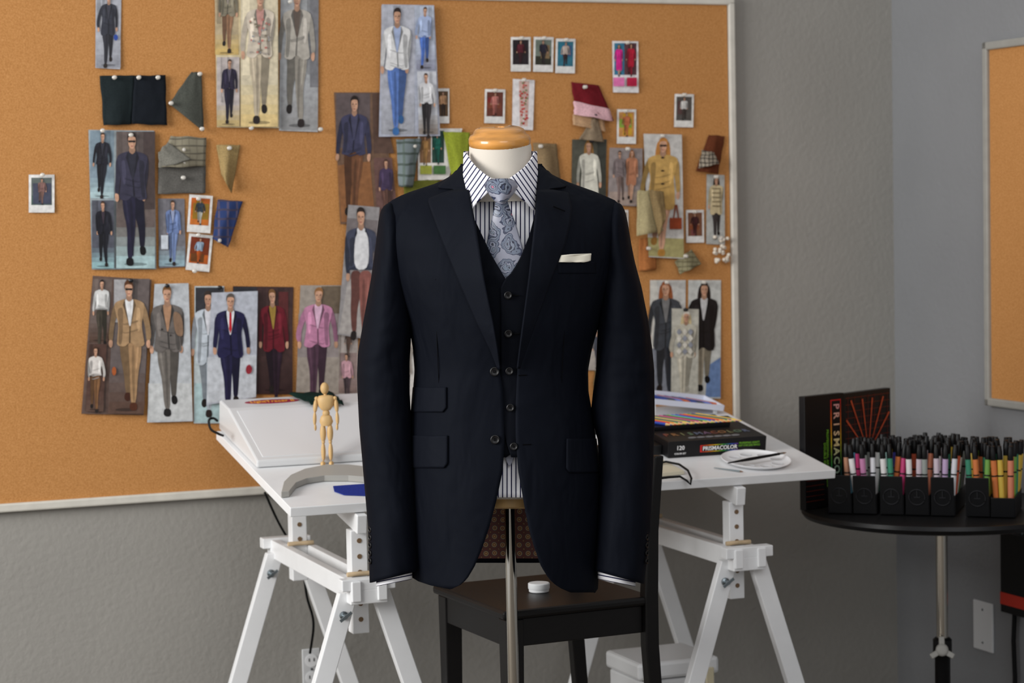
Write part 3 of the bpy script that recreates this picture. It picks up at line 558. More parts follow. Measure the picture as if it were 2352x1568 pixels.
# --- waistcoat
ve=thing('waistcoat','black wool waistcoat buttoned under the suit jacket','waistcoat',P(1165,1045,Y0))
mb=MB(); region(mb,[(400,1052),(560,1062),(1050,1078)],[(400,1068),(484,1080),(520,1098),(580,1126),(625,1152),(645,1164),(690,1186),(900,1190),(1000,1188),(1038,1180),(1052,1160)],lambda s,v:-.006-(.003 if v>640 else 0)*s,rows=60,cols=24); mb.build('front_panel',M['vest'],ve,smooth=180,solid=.003)
mb=MB(); region(mb,[(400,1232),(490,1229),(540,1216),(590,1196),(625,1176),(640,1160),(660,1150),(900,1150),(1000,1158),(1050,1174)],[(400,1250),(560,1262),(1052,1240)],lambda s,v:-.003-.003*s,rows=60,cols=24); mb.build('front_panel',M['vest'],ve,smooth=180,solid=.003)
def buttonmesh(r):
    mb=MB(); seg=20
    mb.lathe([(r*.55,-.001),(r*.95,0),(r,.0012),(r*.95,.0024),(r*.8,.003),(r*.68,.0022),(r*.2,.0018)],None,seg)
    for a in(-1,1):
        mb.box(r*.5,r*.12,.0012,Matrix.Translation((0,a*r*.18,.0022)),m=1)
        mb.box(r*.12,r*.5,.0012,Matrix.Translation((a*r*.18,0,.0024)),m=1)
    return mb
bmesh_small=buttonmesh(.0072).build('button',[M['button'],M['thread']],origin=(0,0,0),smooth=40)
bmesh_big=buttonmesh(.0086).build('button',[M['button'],M['thread']],origin=(0,0,0),smooth=40)
def button(parent,x,v,off,src,Ff=F,ry=0):
    o=bpy.data.objects.new('button',src.data); COL.objects.link(o); o.parent=parent
    p=P0(x,v,Ff(x,v)+off); o.location=p-V(parent['_o']); o.rotation_euler=(math.radians(90),0,ry)
for x,v in((1167,678),(1168,766),(1170,852),(1172,936),(1180,1025)): button(ve,x,v,.001,bmesh_small)
for x,v in((1182,678),(1183,766)):
    mb=MB(); mb.box(.016,.002,.0018,Matrix.Translation(P0(x,v,F(x,v)-.0005))); mb.build('buttonhole',M['thread'],ve)
# --- jacket
ja=thing('suit_jacket','dark navy two button suit jacket hanging open on the dress form','jacket',P(1150,1350,Y0))
LP=[(380,1062),(400,1045),(420,1010),(446,930),(466,892)]+BL_[1:-1]+[(1318,944),(1330,950),(1342,985),(1352,1035)]
LE=[(380,1068),(520,1090),(640,1107),(760,1133),(850,1148),(900,1156),(1010,1159),(1080,1155),(1150,1140),(1210,1124),(1260,1107),(1300,1090),(1330,1072),(1344,1056),(1352,1038)]
mb=MB(); region(mb,LP,LE,0,rows=110,cols=36,dense='L'); mb.build('front_panel',M['suit'],ja,smooth=180,solid=.003)
RE=[(380,1236),(520,1227),(640,1214),(740,1200),(850,1188),(930,1184),(1000,1184),(1080,1190),(1160,1204),(1210,1214),(1250,1225),(1300,1243),(1330,1262),(1348,1282),(1360,1310)]
RP=[(380,1240),(400,1262),(418,1300),(443,1370),(464,1418)]+BR_[1:-1]+[(1320,1374),(1350,1374),(1360,1366)]
mb=MB(); region(mb,RE,RP,0,rows=110,cols=36,dense='R'); mb.build('front_panel',M['suit'],ja,smooth=180,solid=.003)
def Fb(x,v):
    l,r=sm(BL_,v),sm(BR_,v); xc=(l+r)/2; hw=(r-l)/2; u=min(1,abs((x-xc)/hw)); k=max(0,min(1,(v-sm(TOP,x,10))/140))
    return -.11*(1-u**2.5)**.5*math.sqrt(1-(1-k)**2)
mb=MB(); region(mb,[(380,1062)]+LP[1:-4]+[(1292,940)],[(380,1240)]+RP[1:-3]+[(1292,1378)],0,Fb,90,40,'B'); mb.build('back_panel',M['suit'],ja,smooth=180,solid=.003)
mb=MB(); region(mb,[(880,965),(1282,955)],[(880,1338),(1282,1366)],.006,Fb,30,30,'B'); mb.build('lining',M['lining'],ja,smooth=180)
mb=MB(); region(mb,[(376,1060),(400,1042),(424,1012),(431,1003),(434,1040),(452,1058),(475,1082)],[(376,1068),(430,1076),(475,1084)],.008,rows=34,cols=10); mb.build('collar',M['suitin'],ja,smooth=180,solid=.004)
mb=MB(); region(mb,[(376,1238),(430,1234),(475,1230)],[(376,1243),(400,1264),(422,1290),(430,1303),(434,1264),(455,1246),(475,1234)],.008,rows=34,cols=10); mb.build('collar',M['suitin'],ja,smooth=180,solid=.004)
mb=MB(); region(mb,[(376,1060),(410,1060)],[(376,1243),(410,1243)],-.006,lambda x,v:-.078*math.sqrt(max(0,1-((x-1151)/94)**2)),10,24,'B'); mb.build('collar_stand',M['suit'],ja,smooth=180,solid=.004)
lo=lambda s,v:.006+.012*s*(1 if v<780 else max(.3,(860-v)/80))
ro=lambda s,v:.006+.012*(1-s)*(1 if v<780 else max(.3,(860-v)/80))
mb=MB(); region(mb,[(437,1040),(446,1012),(458,984),(468,985),(520,1004),(560,1019),(640,1052),(740,1096),(805,1128),(848,1144)],[(437,1077),(520,1093),(640,1112),(740,1133),(800,1143),(848,1149)],lo,rows=60,cols=16); mb.build('lapel',M['suitin'],ja,smooth=180,solid=.004)
mb=MB(); region(mb,[(437,1234),(520,1227),(640,1214),(740,1201),(846,1188)],[(437,1270),(442,1304),(478,1313),(510,1310),(560,1298),(640,1266),(740,1230),(805,1207),(846,1193)],ro,rows=60,cols=16); mb.build('lapel',M['suitin'],ja,smooth=180,solid=.004)
mb=MB(); a=P0(1271,474,F(1271,474)+.0205); b=P0(1298,485,F(1298,485)+.0175); mb.tube([a,b],.0012,6); mb.build('lapel_buttonhole',M['thread'],ja)
for lst in(([(889,950),(938,946),(946,950)],[(889,1025),(936,1025),(946,1017)]),([(1000,945),(1066,943),(1074,948)],[(1000,1028),(1064,1028),(1074,1020)]),([(1007,1302),(1076,1301),(1085,1308)],[(1005,1368),(1076,1377),(1085,1377)])):
    mb=MB(); region(mb,lst[0],lst[1],.005,rows=16,cols=18); mb.build('pocket_flap',M['suitin'],ja,smooth=180,solid=.0035)
mb=MB(); region(mb,[(601,1281),(630,1283)],[(599,1368),(628,1369)],.0015,rows=8,cols=12); mb.build('breast_pocket',M['suit'],ja,smooth=180,solid=.002)
button(ja,1136,853,.004,bmesh_big); button(ja,1137,1009,.004,bmesh_big)
for x,v in((1201,862),(1211,1021)):
    mb=MB(); mb.tube([P0(x-10,v,F(x-10,v)+.002),P0(x+9,v-1,F(x+9,v)+.002)],.0011,6); mb.build('buttonhole',M['thread'],ja)
for pts in ([(1001,640),(1003,760),(1008,880)],[(1300,650),(1296,760),(1290,880)],[(945,1000),(985,1001),(1028,1000)],[(1000,893),(1015,892),(1025,890)]):
    mb=MB(); mb.tube([P0(x,v,F(x,v)+.0012) for x,v in pts],.0007,5); mb.build('seam',M['thread'],ja)
def sleeve(xl,xr,slope,vend,side):
    mb=MB(); Rg=[]
    BD=[(466,.012),(474,.028),(490,.043),(520,.055),(580,.063),(640,.066),(850,.06),(1100,.054),(1340,.052)]
    CD=[(466,0),(600,-.002),(900,.012),(1340,.05)]
    vs=[466,469,474,482,494,510,530]+[550+ (vend-550)*k/90 for k in range(91)]
    def ring(v,k=1,dv=0):
        a=(itp(xr,v)-itp(xl,v))/2*k; xc=(itp(xr,v)+itp(xl,v))/2; b=sm(BD,v)*k; c=sm(CD,v); t=slope*max(0,min(1,(v-1050)/(vend-1050))); o=[]
        el=math.exp(-((v-850)/150)**2)
        for i in range(48):
            ph=2*math.pi*i/48; x=xc+a*math.cos(ph)
            w=1+.08*noise.noise(V((math.cos(ph)*1.4,math.sin(ph)*1.4+side*5,v/90)))+.05*el*noise.noise(V((math.cos(ph)*1.2+v/70,side*3,v/26)))
            o.append(P0(x,v+dv+t*(x-xc),c+b*w*math.sin(ph)))
        return o
    for v in vs: Rg.append(ring(v))
    Rg.append(ring(vend,.92,1)); Rg.append(ring(vend,.9,-12))
    mb.rings(Rg,True,True); return mb.build('sleeve',M['suit'],ja,smooth=180),ring
XL=[(466,893),(470,884),(480,876),(500,870),(560,863),(640,852),(740,834),(810,822),(860,820),(900,821),(980,825),(1080,834),(1200,845),(1324,849)]
XR=[(466,898),(470,906),(500,922),(560,932),(640,937),(700,942),(745,946),(830,941),(900,941),(960,944),(1100,951),(1200,957),(1324,960)]
s1,r1=sleeve(XL,XR,-.25,1324,0)
XL2=[(464,1414),(470,1403),(500,1392),(560,1384),(640,1380),(745,1373),(850,1369),(900,1362),(935,1358),(970,1362),(1010,1373),(1100,1378),(1200,1373),(1325,1366)]
XR2=[(464,1420),(470,1428),(480,1434),(500,1440),(560,1450),(600,1458),(660,1474),(740,1490),(800,1498),(850,1503),(960,1504),(1060,1501),(1200,1495),(1325,1480)]
s2,r2=sleeve(XL2,XR2,.27,1325,1)
for (vend,xa,xb,sl) in((1324,864,947,-.2),(1325,1373,1460,.2)):
    mb=MB(); Rg=[];U=[]
    for v,k in((1310,.96),(1318,1),(1337,1),(1338,.95),(1322,.93)):
        xc=(xa+xb)/2; a=(xb-xa)/2*k
        Rg.append([P0(xc+a*math.cos(2*math.pi*i/36),v+sl*a*math.cos(2*math.pi*i/36),.048+.038*k*math.sin(2*math.pi*i/36)) for i in range(36)])
        U.append([(v*.001,i*.01) for i in range(36)])
    mb.rings(Rg,True,True,uvs=U); mb.build('cuff',M['shirt'],sh,smooth=60)
for k in range(5):
    for x,ring in((851,r1),(1485,r2)):
        v=1216+k*18; c=itp([(466,0),(600,-.002),(900,.012),(1340,.05)],v)
        o=bpy.data.objects.new('sleeve_button',bmesh_small.data); COL.objects.link(o); o.parent=ja; o.location=P0(x,v,c+.02)-V(ja['_o']); o.rotation_euler=(math.radians(90),0,math.radians(-62 if x<1000 else 62)); o.scale=(.85,.85,.85)
bpy.data.objects.remove(bmesh_small); bpy.data.objects.remove(bmesh_big)
mb=MB(); region(mb,[(583,1357),(586,1283),(602,1283)],[(583,1357.5),(586,1357),(599,1356),(602,1340)],lambda s,v:.0055+.0015*math.sin(s*9),rows=10,cols=16); 
tag(mb.build('pocket_square',M['hanky'],smooth=180,solid=.002),'cream pocket square folded flat in the breast pocket','pocket square')
# ------------------------------------------------------------ table
tw=tuv(1898,1067)[0]; td=tuv(458,992)[1]
root=thing('drafting_table','white tilted drafting table top resting on two trestles','table',tab(tw/2,td/2,-.02))
mb=MB(); mb.box(tw,td,.02,tmat(tw/2,td/2,-.01)); mb.build('tabletop',M['white'],root,bevel=.0015)
zr=.534
def trestle(uc,label):
    A=lambda u,d,z: V((T0.x,T0.y,0))+TU*(uc+u)+TD0*d+Z*z
    FM=lambda u,d,z: frame(TU,TD0,Z,A(u,d,z))
    t=thing('trestle',label,'trestle',A(0,.28,0),'white adjustable trestles')
    zt=lambda d: T0.z+d*math.tan(TI)-.022/math.cos(TI)
    for s in(-1,1):
        mb=MB(); mb.box(.02,.68,.042,FM(s*.028,.29,zr)); mb.build('rail',M['white'],t,bevel=.002)
    mb=MB(); mb.box(.022,.56,.04,frame(TU,TD,TN,A(0,.27,zt(.27)-.021))); mb.build('top_bar',M['white'],t,bevel=.002)
    for d,zb_ in((.035,zr-.1),(.5,zr-.06)):
        mb=MB(); h=zt(d)-.042-zb_; mb.box(.036,.034,h,FM(0,d,zb_+h/2)); p=mb.build('post',M['white'],t,bevel=.002)
        for k in range(7):
            z=zb_+.03+k*.033
            if z<zb_+h-.01: mb=MB(); mb.lathe([(.0052,0),(.0052,.0012)],frame(TU,Z,-TD0,A(0,d-.017,z)),12); mb.build('peg_hole',cm((120,96,70)),p)
        mb=MB(); mb.lathe([(.0045,-.030),(.005,-.028),(.005,.028),(.0045,.030)],frame(TD0,Z,TU,A(.0,d-.024,zr+.027)),12); mb.build('dowel',M['dowel'],t,smooth=40)
    for d in(-.03,.61):
        mb=MB(); mb.box(.115,.03,.024,FM(0,d,zr+.013)); mb.box(.08,.03,.03,FM(0,d,zr-.012)); mb.build('bracket',M['white'],t,bevel=.002)
    for d in(-.005,.58):
        for s in(-1,1):
            top=A(s*.034,d,zr-.006); bot=A(s*.205,d,.0); w=TU*.0205; th=TD0*.011
            mb=MB(); mb.prism([top-w-th,top+w-th,bot+w-th,bot-w-th],th*2); mb.build('leg',M['white'],t,bevel=.002)
        b=MB(); b.lathe([(.009,0),(.009,.004),(.005,.006),(.004,.02)],frame(TU,Z,-TD0,A(-.048,d-.012,zr-.052)),12)
        b.box(.03,.006,.003,frame(TU,Z,-TD0,A(-.048,d-.03,zr-.052))@Matrix.Rotation(.6,4,'Z')); b.build('wing_bolt',M['zinc'],t,smooth=40)
trestle(.15,'white wooden trestle under the left end of the table')
trestle(1.025,'white wooden trestle under the right end of the table')
# light box
u1,d1=tuv(600,1075); u2,d2=tuv(493,987); dp=d2-d1; ub=(u1+u2)/2
lb=thing('light_box','white wedge shaped tracing light box on the left of the table','light box',tab(ub+.2,d1+dp/2))
prof=[(0,0),(0,.016),(dp*.76,.070),(dp,.070),(dp,0)]
mb=MB(); mb.prism([tab(ub,d1+a,b+.001) for a,b in prof],TU*.37); mb.build('housing',M['wplastic'],lb,bevel=.004)
sl=math.atan2(.054,dp*.76); ms=tmat(ub+.185,d1+dp*.38,.044)@Matrix.Rotation(sl,4,'X')
mb=MB(); mb.box(.335,dp*.68,.002,ms); mb.build('light_panel',M['pale'],lb,bevel=.0005)
mb=MB(); Ml=tmat(ub+.115,d1+dp*.88,.0713); mb.lathe([(.5,0),(.5,.0006)],Ml@Matrix.Diagonal((.13,.036,1,1)),30); mb.build('logo_badge',cm((150,30,60)),lb)
text('LightTracer II',.024,cm((240,170,60)),Ml@Matrix.Translation((0,0,.001)),lb,sx=.8)
def cable(name,pts,r,label,m='blackrub'):
    pts=[V(p) for p in pts]; o=[]
    for i in range(len(pts)-1):
        p0,p1,p2,p3=pts[max(i-1,0)],pts[i],pts[i+1],pts[min(i+2,len(pts)-1)]
        for k in range(8):
            t=k/8; o.append(.5*((2*p1)+(-p0+p2)*t+(2*p0-5*p1+4*p2-p3)*t*t+(-p0+3*p1-3*p2+p3)*t**3))
    o.append(pts[-1]); mb=MB(); mb.tube(o,r,8); return tag(mb.build(name,M[m],smooth=180),label,'cable')
cable('power_cable',[tablept(512,1000,.02),tablept(500,995,.035),tablept(484,985,.03),tablept(480,965,.02),tablept(490,960,.02),tablept(499,966,.02)],.003,'black cable looping out of the light box at left')
cable('electric_cable',[P(608,1130,5.08),P(640,1200,5.1),P(690,1290,5.13),P(705,1370,5.14),P(720,1430,5.15),P(712,1500,5.17)],.003,'black cable dangling behind the left trestle')
mb=MB(); n=10
c4=[tab(ub+.165,d1+dp*1.0,.072),tab(ub+.27,d1+dp*.98,.072),tab(ub+.265,d1+dp*.66,.067),tab(ub+.19,d1+dp*.7,.069)]
for j in range(n+1):
    for i in range(n+1):
        s,t=i/n,j/n; p=(c4[0]*(1-s)+c4[1]*s)*(1-t)+(c4[3]*(1-s)+c4[2]*s)*t
        mb.vert(p+TN*(.005+.016*abs(noise.noise(V((s*3,t*3,1))))))
for j in range(n):
    for i in range(n): a=j*(n+1)+i; mb.face((a,a+1,a+n+2,a+n+1))
tag(mb.build('cloth_scrap',clothm((14,38,32)),smooth=180,solid=.001),'dark green cloth scrap lying on the light box','fabric')
# wooden figure
fp=tablept(752,1069); wf=thing('artist_figure','jointed wooden artist figure standing in front of the light box','figure',fp)
k=.183; WM=Matrix.Translation(fp)@Matrix.Scale(k,4)
def wfp(name,c,r,rot=0,ax='Y'):
    mb=MB(); mb.ell((0,0,0),r,WM@Matrix.Translation(c)@Matrix.Rotation(rot,4,ax)); mb.build(name,M['palewood'],wf,smooth=180)
wfp('head',(-.01,0,.93),(.052,.055,.072),.0); wfp('neck',(-.005,0,.845),(.02,.02,.035))
mb=MB(); mb.lathe([(.03,.16),(.085,.15),(.105,.11),(.09,.03),(.055,-.02),(.03,-.03)],WM@Matrix.Translation((0,0,.69)),20,sy=.6); mb.build('chest',M['palewood'],wf,smooth=60)
wfp('waist',(0,0,.63),(.045,.04,.045))
mb=MB(); mb.lathe([(.045,.1),(.065,.08),(.082,.02),(.06,-.03)],WM@Matrix.Translation((0,0,.51)),20,sy=.65); mb.build('pelvis',M['palewood'],wf,smooth=60)
for s in(-1,1):
    wfp('shoulder_joint',(s*.11,0,.81),(.025,.025,.025))
    wfp('upper_arm',(s*.125,0,.72),(.027,.03,.085),-s*.1); wfp('forearm',(s*.135,-.02,.57),(.022,.025,.085),-s*.03); wfp('hand',(s*.13,-.03,.465),(.016,.024,.04))
    wfp('thigh',(s*.042,0,.395),(.038,.042,.115),0); wfp('knee_joint',(s*.042,0,.285),(.022,.024,.024)); wfp('shin',(s*.044,0,.17),(.028,.032,.115)); wfp('foot',(s*.05,-.03,.028),(.03,.065,.03))
out=[(646,1132),(652,1108),(668,1092),(700,1078),(745,1069),(800,1068),(850,1074)]; inn=[(850,1098),(800,1094),(745,1094),(705,1100),(680,1110),(664,1130)]
mb=MB(); mb.prism([tablept(x,y+12,0)+TN*.001 for x,y in out+inn],TN*.013); tag(mb.build('curved_template',M['greyplastic'],bevel=.001),'grey curved drafting template lying near the front of the table','ruler')
mb=MB(); q4=[(765,1118),(850,1112),(850,1140),(790,1138),(768,1130)]; mb.prism([tablept(x,y)+TN*.0012 for x,y in q4],TN*.0012); tag(mb.build('felt_scrap',clothm((36,52,136))),'royal blue felt scrap on the table beside the left sleeve','fabric')
# pencil case
uc,dc=tuv(1534,1053); cw,cd,ch=tuv(1762,1040)[0]-uc,.2,.038
pc=thing('pencil_case','black cardboard pencil set box with white lettering on the right of the table','pencil box',tab(uc+cw/2,dc+cd/2))
mb=MB(); mb.box(cw,cd,ch,tmat(uc+cw/2,dc+cd/2,ch/2+.001)); mb.build('case_body',M['blackcard'],pc,bevel=.0015)
mb=MB(); mb.box(.05,cd,ch*.6,tmat(uc-.026,dc+cd/2+.03,ch*.3+.001)); mb.build('inner_tray',M['blackplastic'],pc,bevel=.002)
Mf=frame(TU,TN,-TD,tab(uc,dc-.0006,0))
colr=[(200,40,40),(230,120,30),(235,210,50),(60,160,70),(50,90,190),(120,50,150)]
def rainbow(i,n):
    f=i/n*5; a=colr[int(f)]; b=colr[min(5,int(f)+1)]; t=f-int(f); return tuple(int(a[j]*(1-t)+b[j]*t) for j in range(3))
def tint(i,n): 
    a=rainbow(i,n); return tuple(int(235*.62+v*.38) for v in a)
mb=MB()
for i in range(24): mb.box(.0040,.0165,.0006,Mf@Matrix.Translation((.084+i*.0040-.002,.0185,0)),c=rainbow(i,24))
mb.build('logo_strip',M['print'],pc)
mb=MB(); mb.box(.091,.0128,.0006,Mf@Matrix.Translation((.130,.0185,.0004))); mb.build('logo_ground',M['blackcard'],pc)
text('PRISMACOLOR',.0135,cm((240,240,240)),Mf@Matrix.Translation((.130,.0182,.001)),pc,sx=.97)
text('120',.014,cm((235,235,235)),Mf@Matrix.Translation((.03,.023,.0004)),pc); text('COLOR SET',.0055,cm((235,235,235)),Mf@Matrix.Translation((.03,.01,.0004)),pc)
text('PROFESSIONAL QUALITY\nSOFT CORE LEAD PENCILS',.0062,cm((110,170,40)),Mf@Matrix.Translation((.205,.023,.0004)),pc,sx=.75)
for i,chh in enumerate('PRISMACOLOR'):
    Mt=tmat(uc+.02+i*.0202,dc+.054,ch+.0022); text(chh,.030,cm([(130,70,56),(140,98,60),(120,120,84),(90,112,90),(90,98,120),(112,84,112)][i%6]),Mt,pc,name='letter',sx=.85)
for i in range(6): mb=MB(); mb.lathe([(.009,0),(.009,.0006)],tmat(uc+.07+i*.022,dc+.022,ch+.0015)@Matrix.Diagonal((1.2,.7,1,1)),8); mb.build('printed_shape',cm((120,120,124)),pc)
mb=MB(); mb.box(cw*.82,.085,.008,tmat(uc+cw*.42,dc+.145,ch+.0055)); mb.build('pencil_tray',M['blackplastic'],pc,bevel=.001)
pcols=[(30,60,150),(200,40,40),(230,130,40),(60,140,60),(90,40,120),(230,200,60),(20,110,120),(150,90,50),(200,80,140),(40,40,44),(120,180,70),(60,120,200)]
names=['dark blue','red','orange','green','purple','yellow','teal','brown','pink','black','lime','light blue']
for i in range(18):
    cc=pcols[i%12]; Mx=tmat(uc+.012+i*.0106,dc+.142,ch+.0135)@Matrix.Rotation(.75,4,'Z'); q=thing('colour_pencil','%s colour pencil, number %d from the left in the open black box'%(names[i%12],i+1),'pencil',Mx.translation,'colour pencils lying in the open box')
    mb=MB(); R_=Mx@Matrix.Rotation(math.radians(90),4,'X'); mb.lathe([(.0034,-.055),(.0034,.045)],R_,6); mb.build('barrel',cm(cc,.3),q)
    mb=MB(); mb.lathe([(.0034,.045),(.0015,.056)],R_,6); mb.build('sharpened_wood',M['palewood'],q); mb=MB(); mb.lathe([(.0015,.056),(.0003,.061)],R_,6); mb.build('lead',cm(cc,.5),q)
# plastic tray behind
tu,td_=tuv(1555,950); pt=thing('plastic_tray','pale plastic tray of dark pencils tilted up behind the pencil box','tray',tab(tu,td_))
Mp=tmat(tu+.01,td_+.02,.026)@Matrix.Rotation(.14,4,'Y')
mb=MB(); mb.box(.2,.11,.003,Mp) 
for a,b,c_,d_ in((0,-.055,.2,.004),(0,.055,.2,.004),(-.1,0,.004,.11),(.1,0,.004,.11)): mb.box(c_,d_,.014,Mp@Matrix.Translation((a,b,.005)))
mb.build('tray_body',cm((206,210,224),.25),pt,bevel=.001)
for a in(-.085,.085):
    for b in(-.04,.04): mb=MB(); p=Mp@V((a,b,0)); mb.prism([p+TU*x*.004+TD*y*.004 for x,y in((-1,-1),(1,-1),(1,1),(-1,1))],-TN*((p-T0).dot(TN)-.001)); mb.build('tray_foot',M['wplastic'],pt)
for i in range(8):
    cc=[(40,60,140),(60,60,70),(100,120,190),(190,90,40)][i%4]; Mx=Mp@Matrix.Translation((-.075+i*.02,-.0,.006))@Matrix.Rotation(1.1,4,'Z')
    mb=MB(); mb.lathe([(.0034,-.04),(.0034,.036),(.0005,.044)],Mx@Matrix.Rotation(math.radians(90),4,'X'),6); tag(mb.build('colour_pencil',cm(cc,.3)),'%s pencil, number %d from the left inside the pale plastic tray'%(['navy','grey','periwinkle','rust'][i%4],i+1),'pencil','pencils in the pale plastic tray')
nu,nd=tuv(1380,975); nbk=thing('spiral_notebook','black spiral notebook glimpsed beside the jacket waist','notebook',tab(nu,nd))
mb=MB(); mb.box(.11,.18,.014,tmat(nu+.0,nd+.0,.008)); mb.build('cover',M['blackcard'],nbk,bevel=.001)
mb=MB(); mb.box(.1,.17,.004,tmat(nu+.0,nd+.0,.0172)); mb.build('pages',M['white'],nbk)
for i in range(8):
    mb=MB(); o=tab(nu-.052,nd-.07+i*.02,.0125); mb.tube([o+(TU*math.cos(a)+TN*math.sin(a))*.01 for a in [x*math.pi/6 for x in range(13)]],.0012,6); mb.build('spiral_ring',M['blackrub'],nbk)
# palette + brushes
pu=tablept(1736,1062); pal=thing('paint_palette','round white porcelain palette with wells near the right end of the table','palette',pu)
R=.08; Mq=frame(TU,TD,TN,pu)
mb=MB(); mb.lathe([(R*.82,.001),(R*.97,.007),(R,.0095),(R*.985,.0103),(R*.94,.0075),(R*.88,.0045),(.001,.0045)],Mq,72); mb.build('dish',M['porcelain'],pal,smooth=50)
for i in range(8):
    a=2*math.pi*i/8; mb=MB(); mb.lathe([(.0135,.0040),(.0138,.0052),(.0130,.0053),(.0122,.0047),(.001,.0047)],Mq@Matrix.Translation((R*.64*math.cos(a),R*.64*math.sin(a),0)),24); mb.build('well',cm((214,215,218),.35),pal,smooth=60)  # wells greyer than the dish, shade of the hollows put into the colour
br=thing('paint_brush','dark handled paint brush lying across the white palette','brush',tablept(1740,1052,.015)); a=tablept(1672,1063,.016); b=tablept(1790,1042,.016); c_=tablept(1806,1039,.016)
mb=MB(); mb.tube([a,a.lerp(b,.4),b],[.0014,.0038,.003],8); mb.build('handle',M['blackrub'],br,smooth=60); mb=MB(); mb.tube([b,b.lerp(c_,.5)],.0026,8); mb.build('ferrule',M['zinc'],br,smooth=60); mb=MB(); mb.tube([b.lerp(c_,.5),c_],[.0026,.0006],8); mb.build('bristles',cm((120,80,44)),br,smooth=60)
br=thing('paint_brush','thin pale brush lying on the table in front of the palette','brush',tablept(1690,1078)); a=tablept(1640,1074,.003); b=tablept(1700,1082,.003)
mb=MB(); mb.tube([a,b],[.001,.0022],8); mb.build('handle',M['zinc'],br,smooth=60); mb=MB(); mb.tube([b,b.lerp(a,-.12)],[.002,.0006],8); mb.build('bristles',cm((120,80,44)),br)
sk=thing('sketchbook','cream sketchbook with black elastic loop at the front edge','sketchbook',tablept(1520,1085))
mb=MB(); mb.prism([tablept(x,y)+TN*.001 for x,y in((1430,1074),(1522,1064),(1572,1090),(1470,1100))],TN*.008); mb.build('cover',cm((212,204,180)),sk,bevel=.001)
mb=MB(); mb.tube([tablept(x,y,h) for x,y,h in((1500,1066,.013),(1530,1060,.014),(1560,1066,.014),(1580,1080,.012),(1588,1098,.008),(1586,1112,.003),(1578,1104,.003),(1562,1094,.006),(1535,1096,.0125),(1490,1101,.0125))],.0026,8); mb.build('elastic_loop',M['blackrub'],sk,smooth=180)
# ------------------------------------------------------------ chair
n0=P(1163,1402,4.17); sz=n0.z; al=math.radians(25); c1=V((math.cos(al),math.sin(al),0)); c2=V((-math.sin(al),math.cos(al),0)); nx=V((n0.x,n0.y,0)); SW,SD=.314,.335
CM=lambda a,b,z: frame(c1,c2,Z,nx+c1*a+c2*b+Z*z)
ch=thing('dining_chair','black brown wooden chair standing behind the dress form','chair',nx+c1*SW/2+c2*SD/2)
mb=MB(); mb.box(SW+.02,SD+.02,.018,CM(SW/2,SD/2,sz-.009)); mb.build('seat',M['espresso'],ch,bevel=.006)
for a,b,x,y in((SW/2,.012,SW-.03,.02),(SW/2,SD-.012,SW-.03,.02),(.012,SD/2,.02,SD-.03),(SW-.012,SD/2,.02,SD-.03)):
    mb=MB(); mb.box(x,y,.055,CM(a,b,sz-.046)); mb.build('apron',M['espresso'],ch,bevel=.002)
for a,b in((.018,.018),(.018,SD-.018)):
    mb=MB(); p=lambda z,w:[(nx+c1*(a+i*w)+c2*(b+j*w)+Z*z) for i,j in((-1,-1),(1,-1),(1,1),(-1,1))]; mb.rings([p(0,.014),p(sz-.02,.019)]); mb.build('leg',M['espresso'],ch,bevel=.002)
for b in(.0,SD-.0):
    mb=MB(); R_=[]
    for z,da,w in((0,.03,.013),(sz-.1,.0,.015),(sz,.0,.015),(sz+.13,.006,.012),(.815,.022,.010)):
        R_.append([nx+c1*(SW+da+i*w)+c2*(b+j*.013)+Z*z for i,j in((-1,-1),(1,-1),(1,1),(-1,1))])
    mb.rings(R_); mb.build('back_post',M['espresso'],ch,bevel=.003)
for z,da,h in((.785,.02,.055),(.64,.01,.03)):
    mb=MB(); mb.box(.014,SD-.02,h,CM(SW+da,SD/2,z)); mb.build('back_rail',M['espresso'],ch,bevel=.003)
for k in range(5):
    mb=MB(); mb.tube([nx+c1*(SW+.01)+c2*(.05+k*.059)+Z*.64,nx+c1*(SW+.02)+c2*(.05+k*.059)+Z*.77],.006,8); mb.build('back_spindle',M['espresso'],ch,smooth=60)
jp=hit(1238,1359,V((0,0,sz)),Z); j=thing('plastic_jar','small white round jar with lid on the chair seat','jar',jp)
mb=MB(); mb.lathe([(.019,.0005),(.0205,.002),(.0205,.007)],Matrix.Translation(jp),24); mb.build('jar_body',M['wplastic'],j,smooth=40); mb=MB(); mb.lathe([(.0215,.007),(.022,.008),(.022,.0175),(.0205,.019),(.017,.0192)],Matrix.Translation(jp),24); mb.build('lid',M['wplastic'],j,smooth=40)
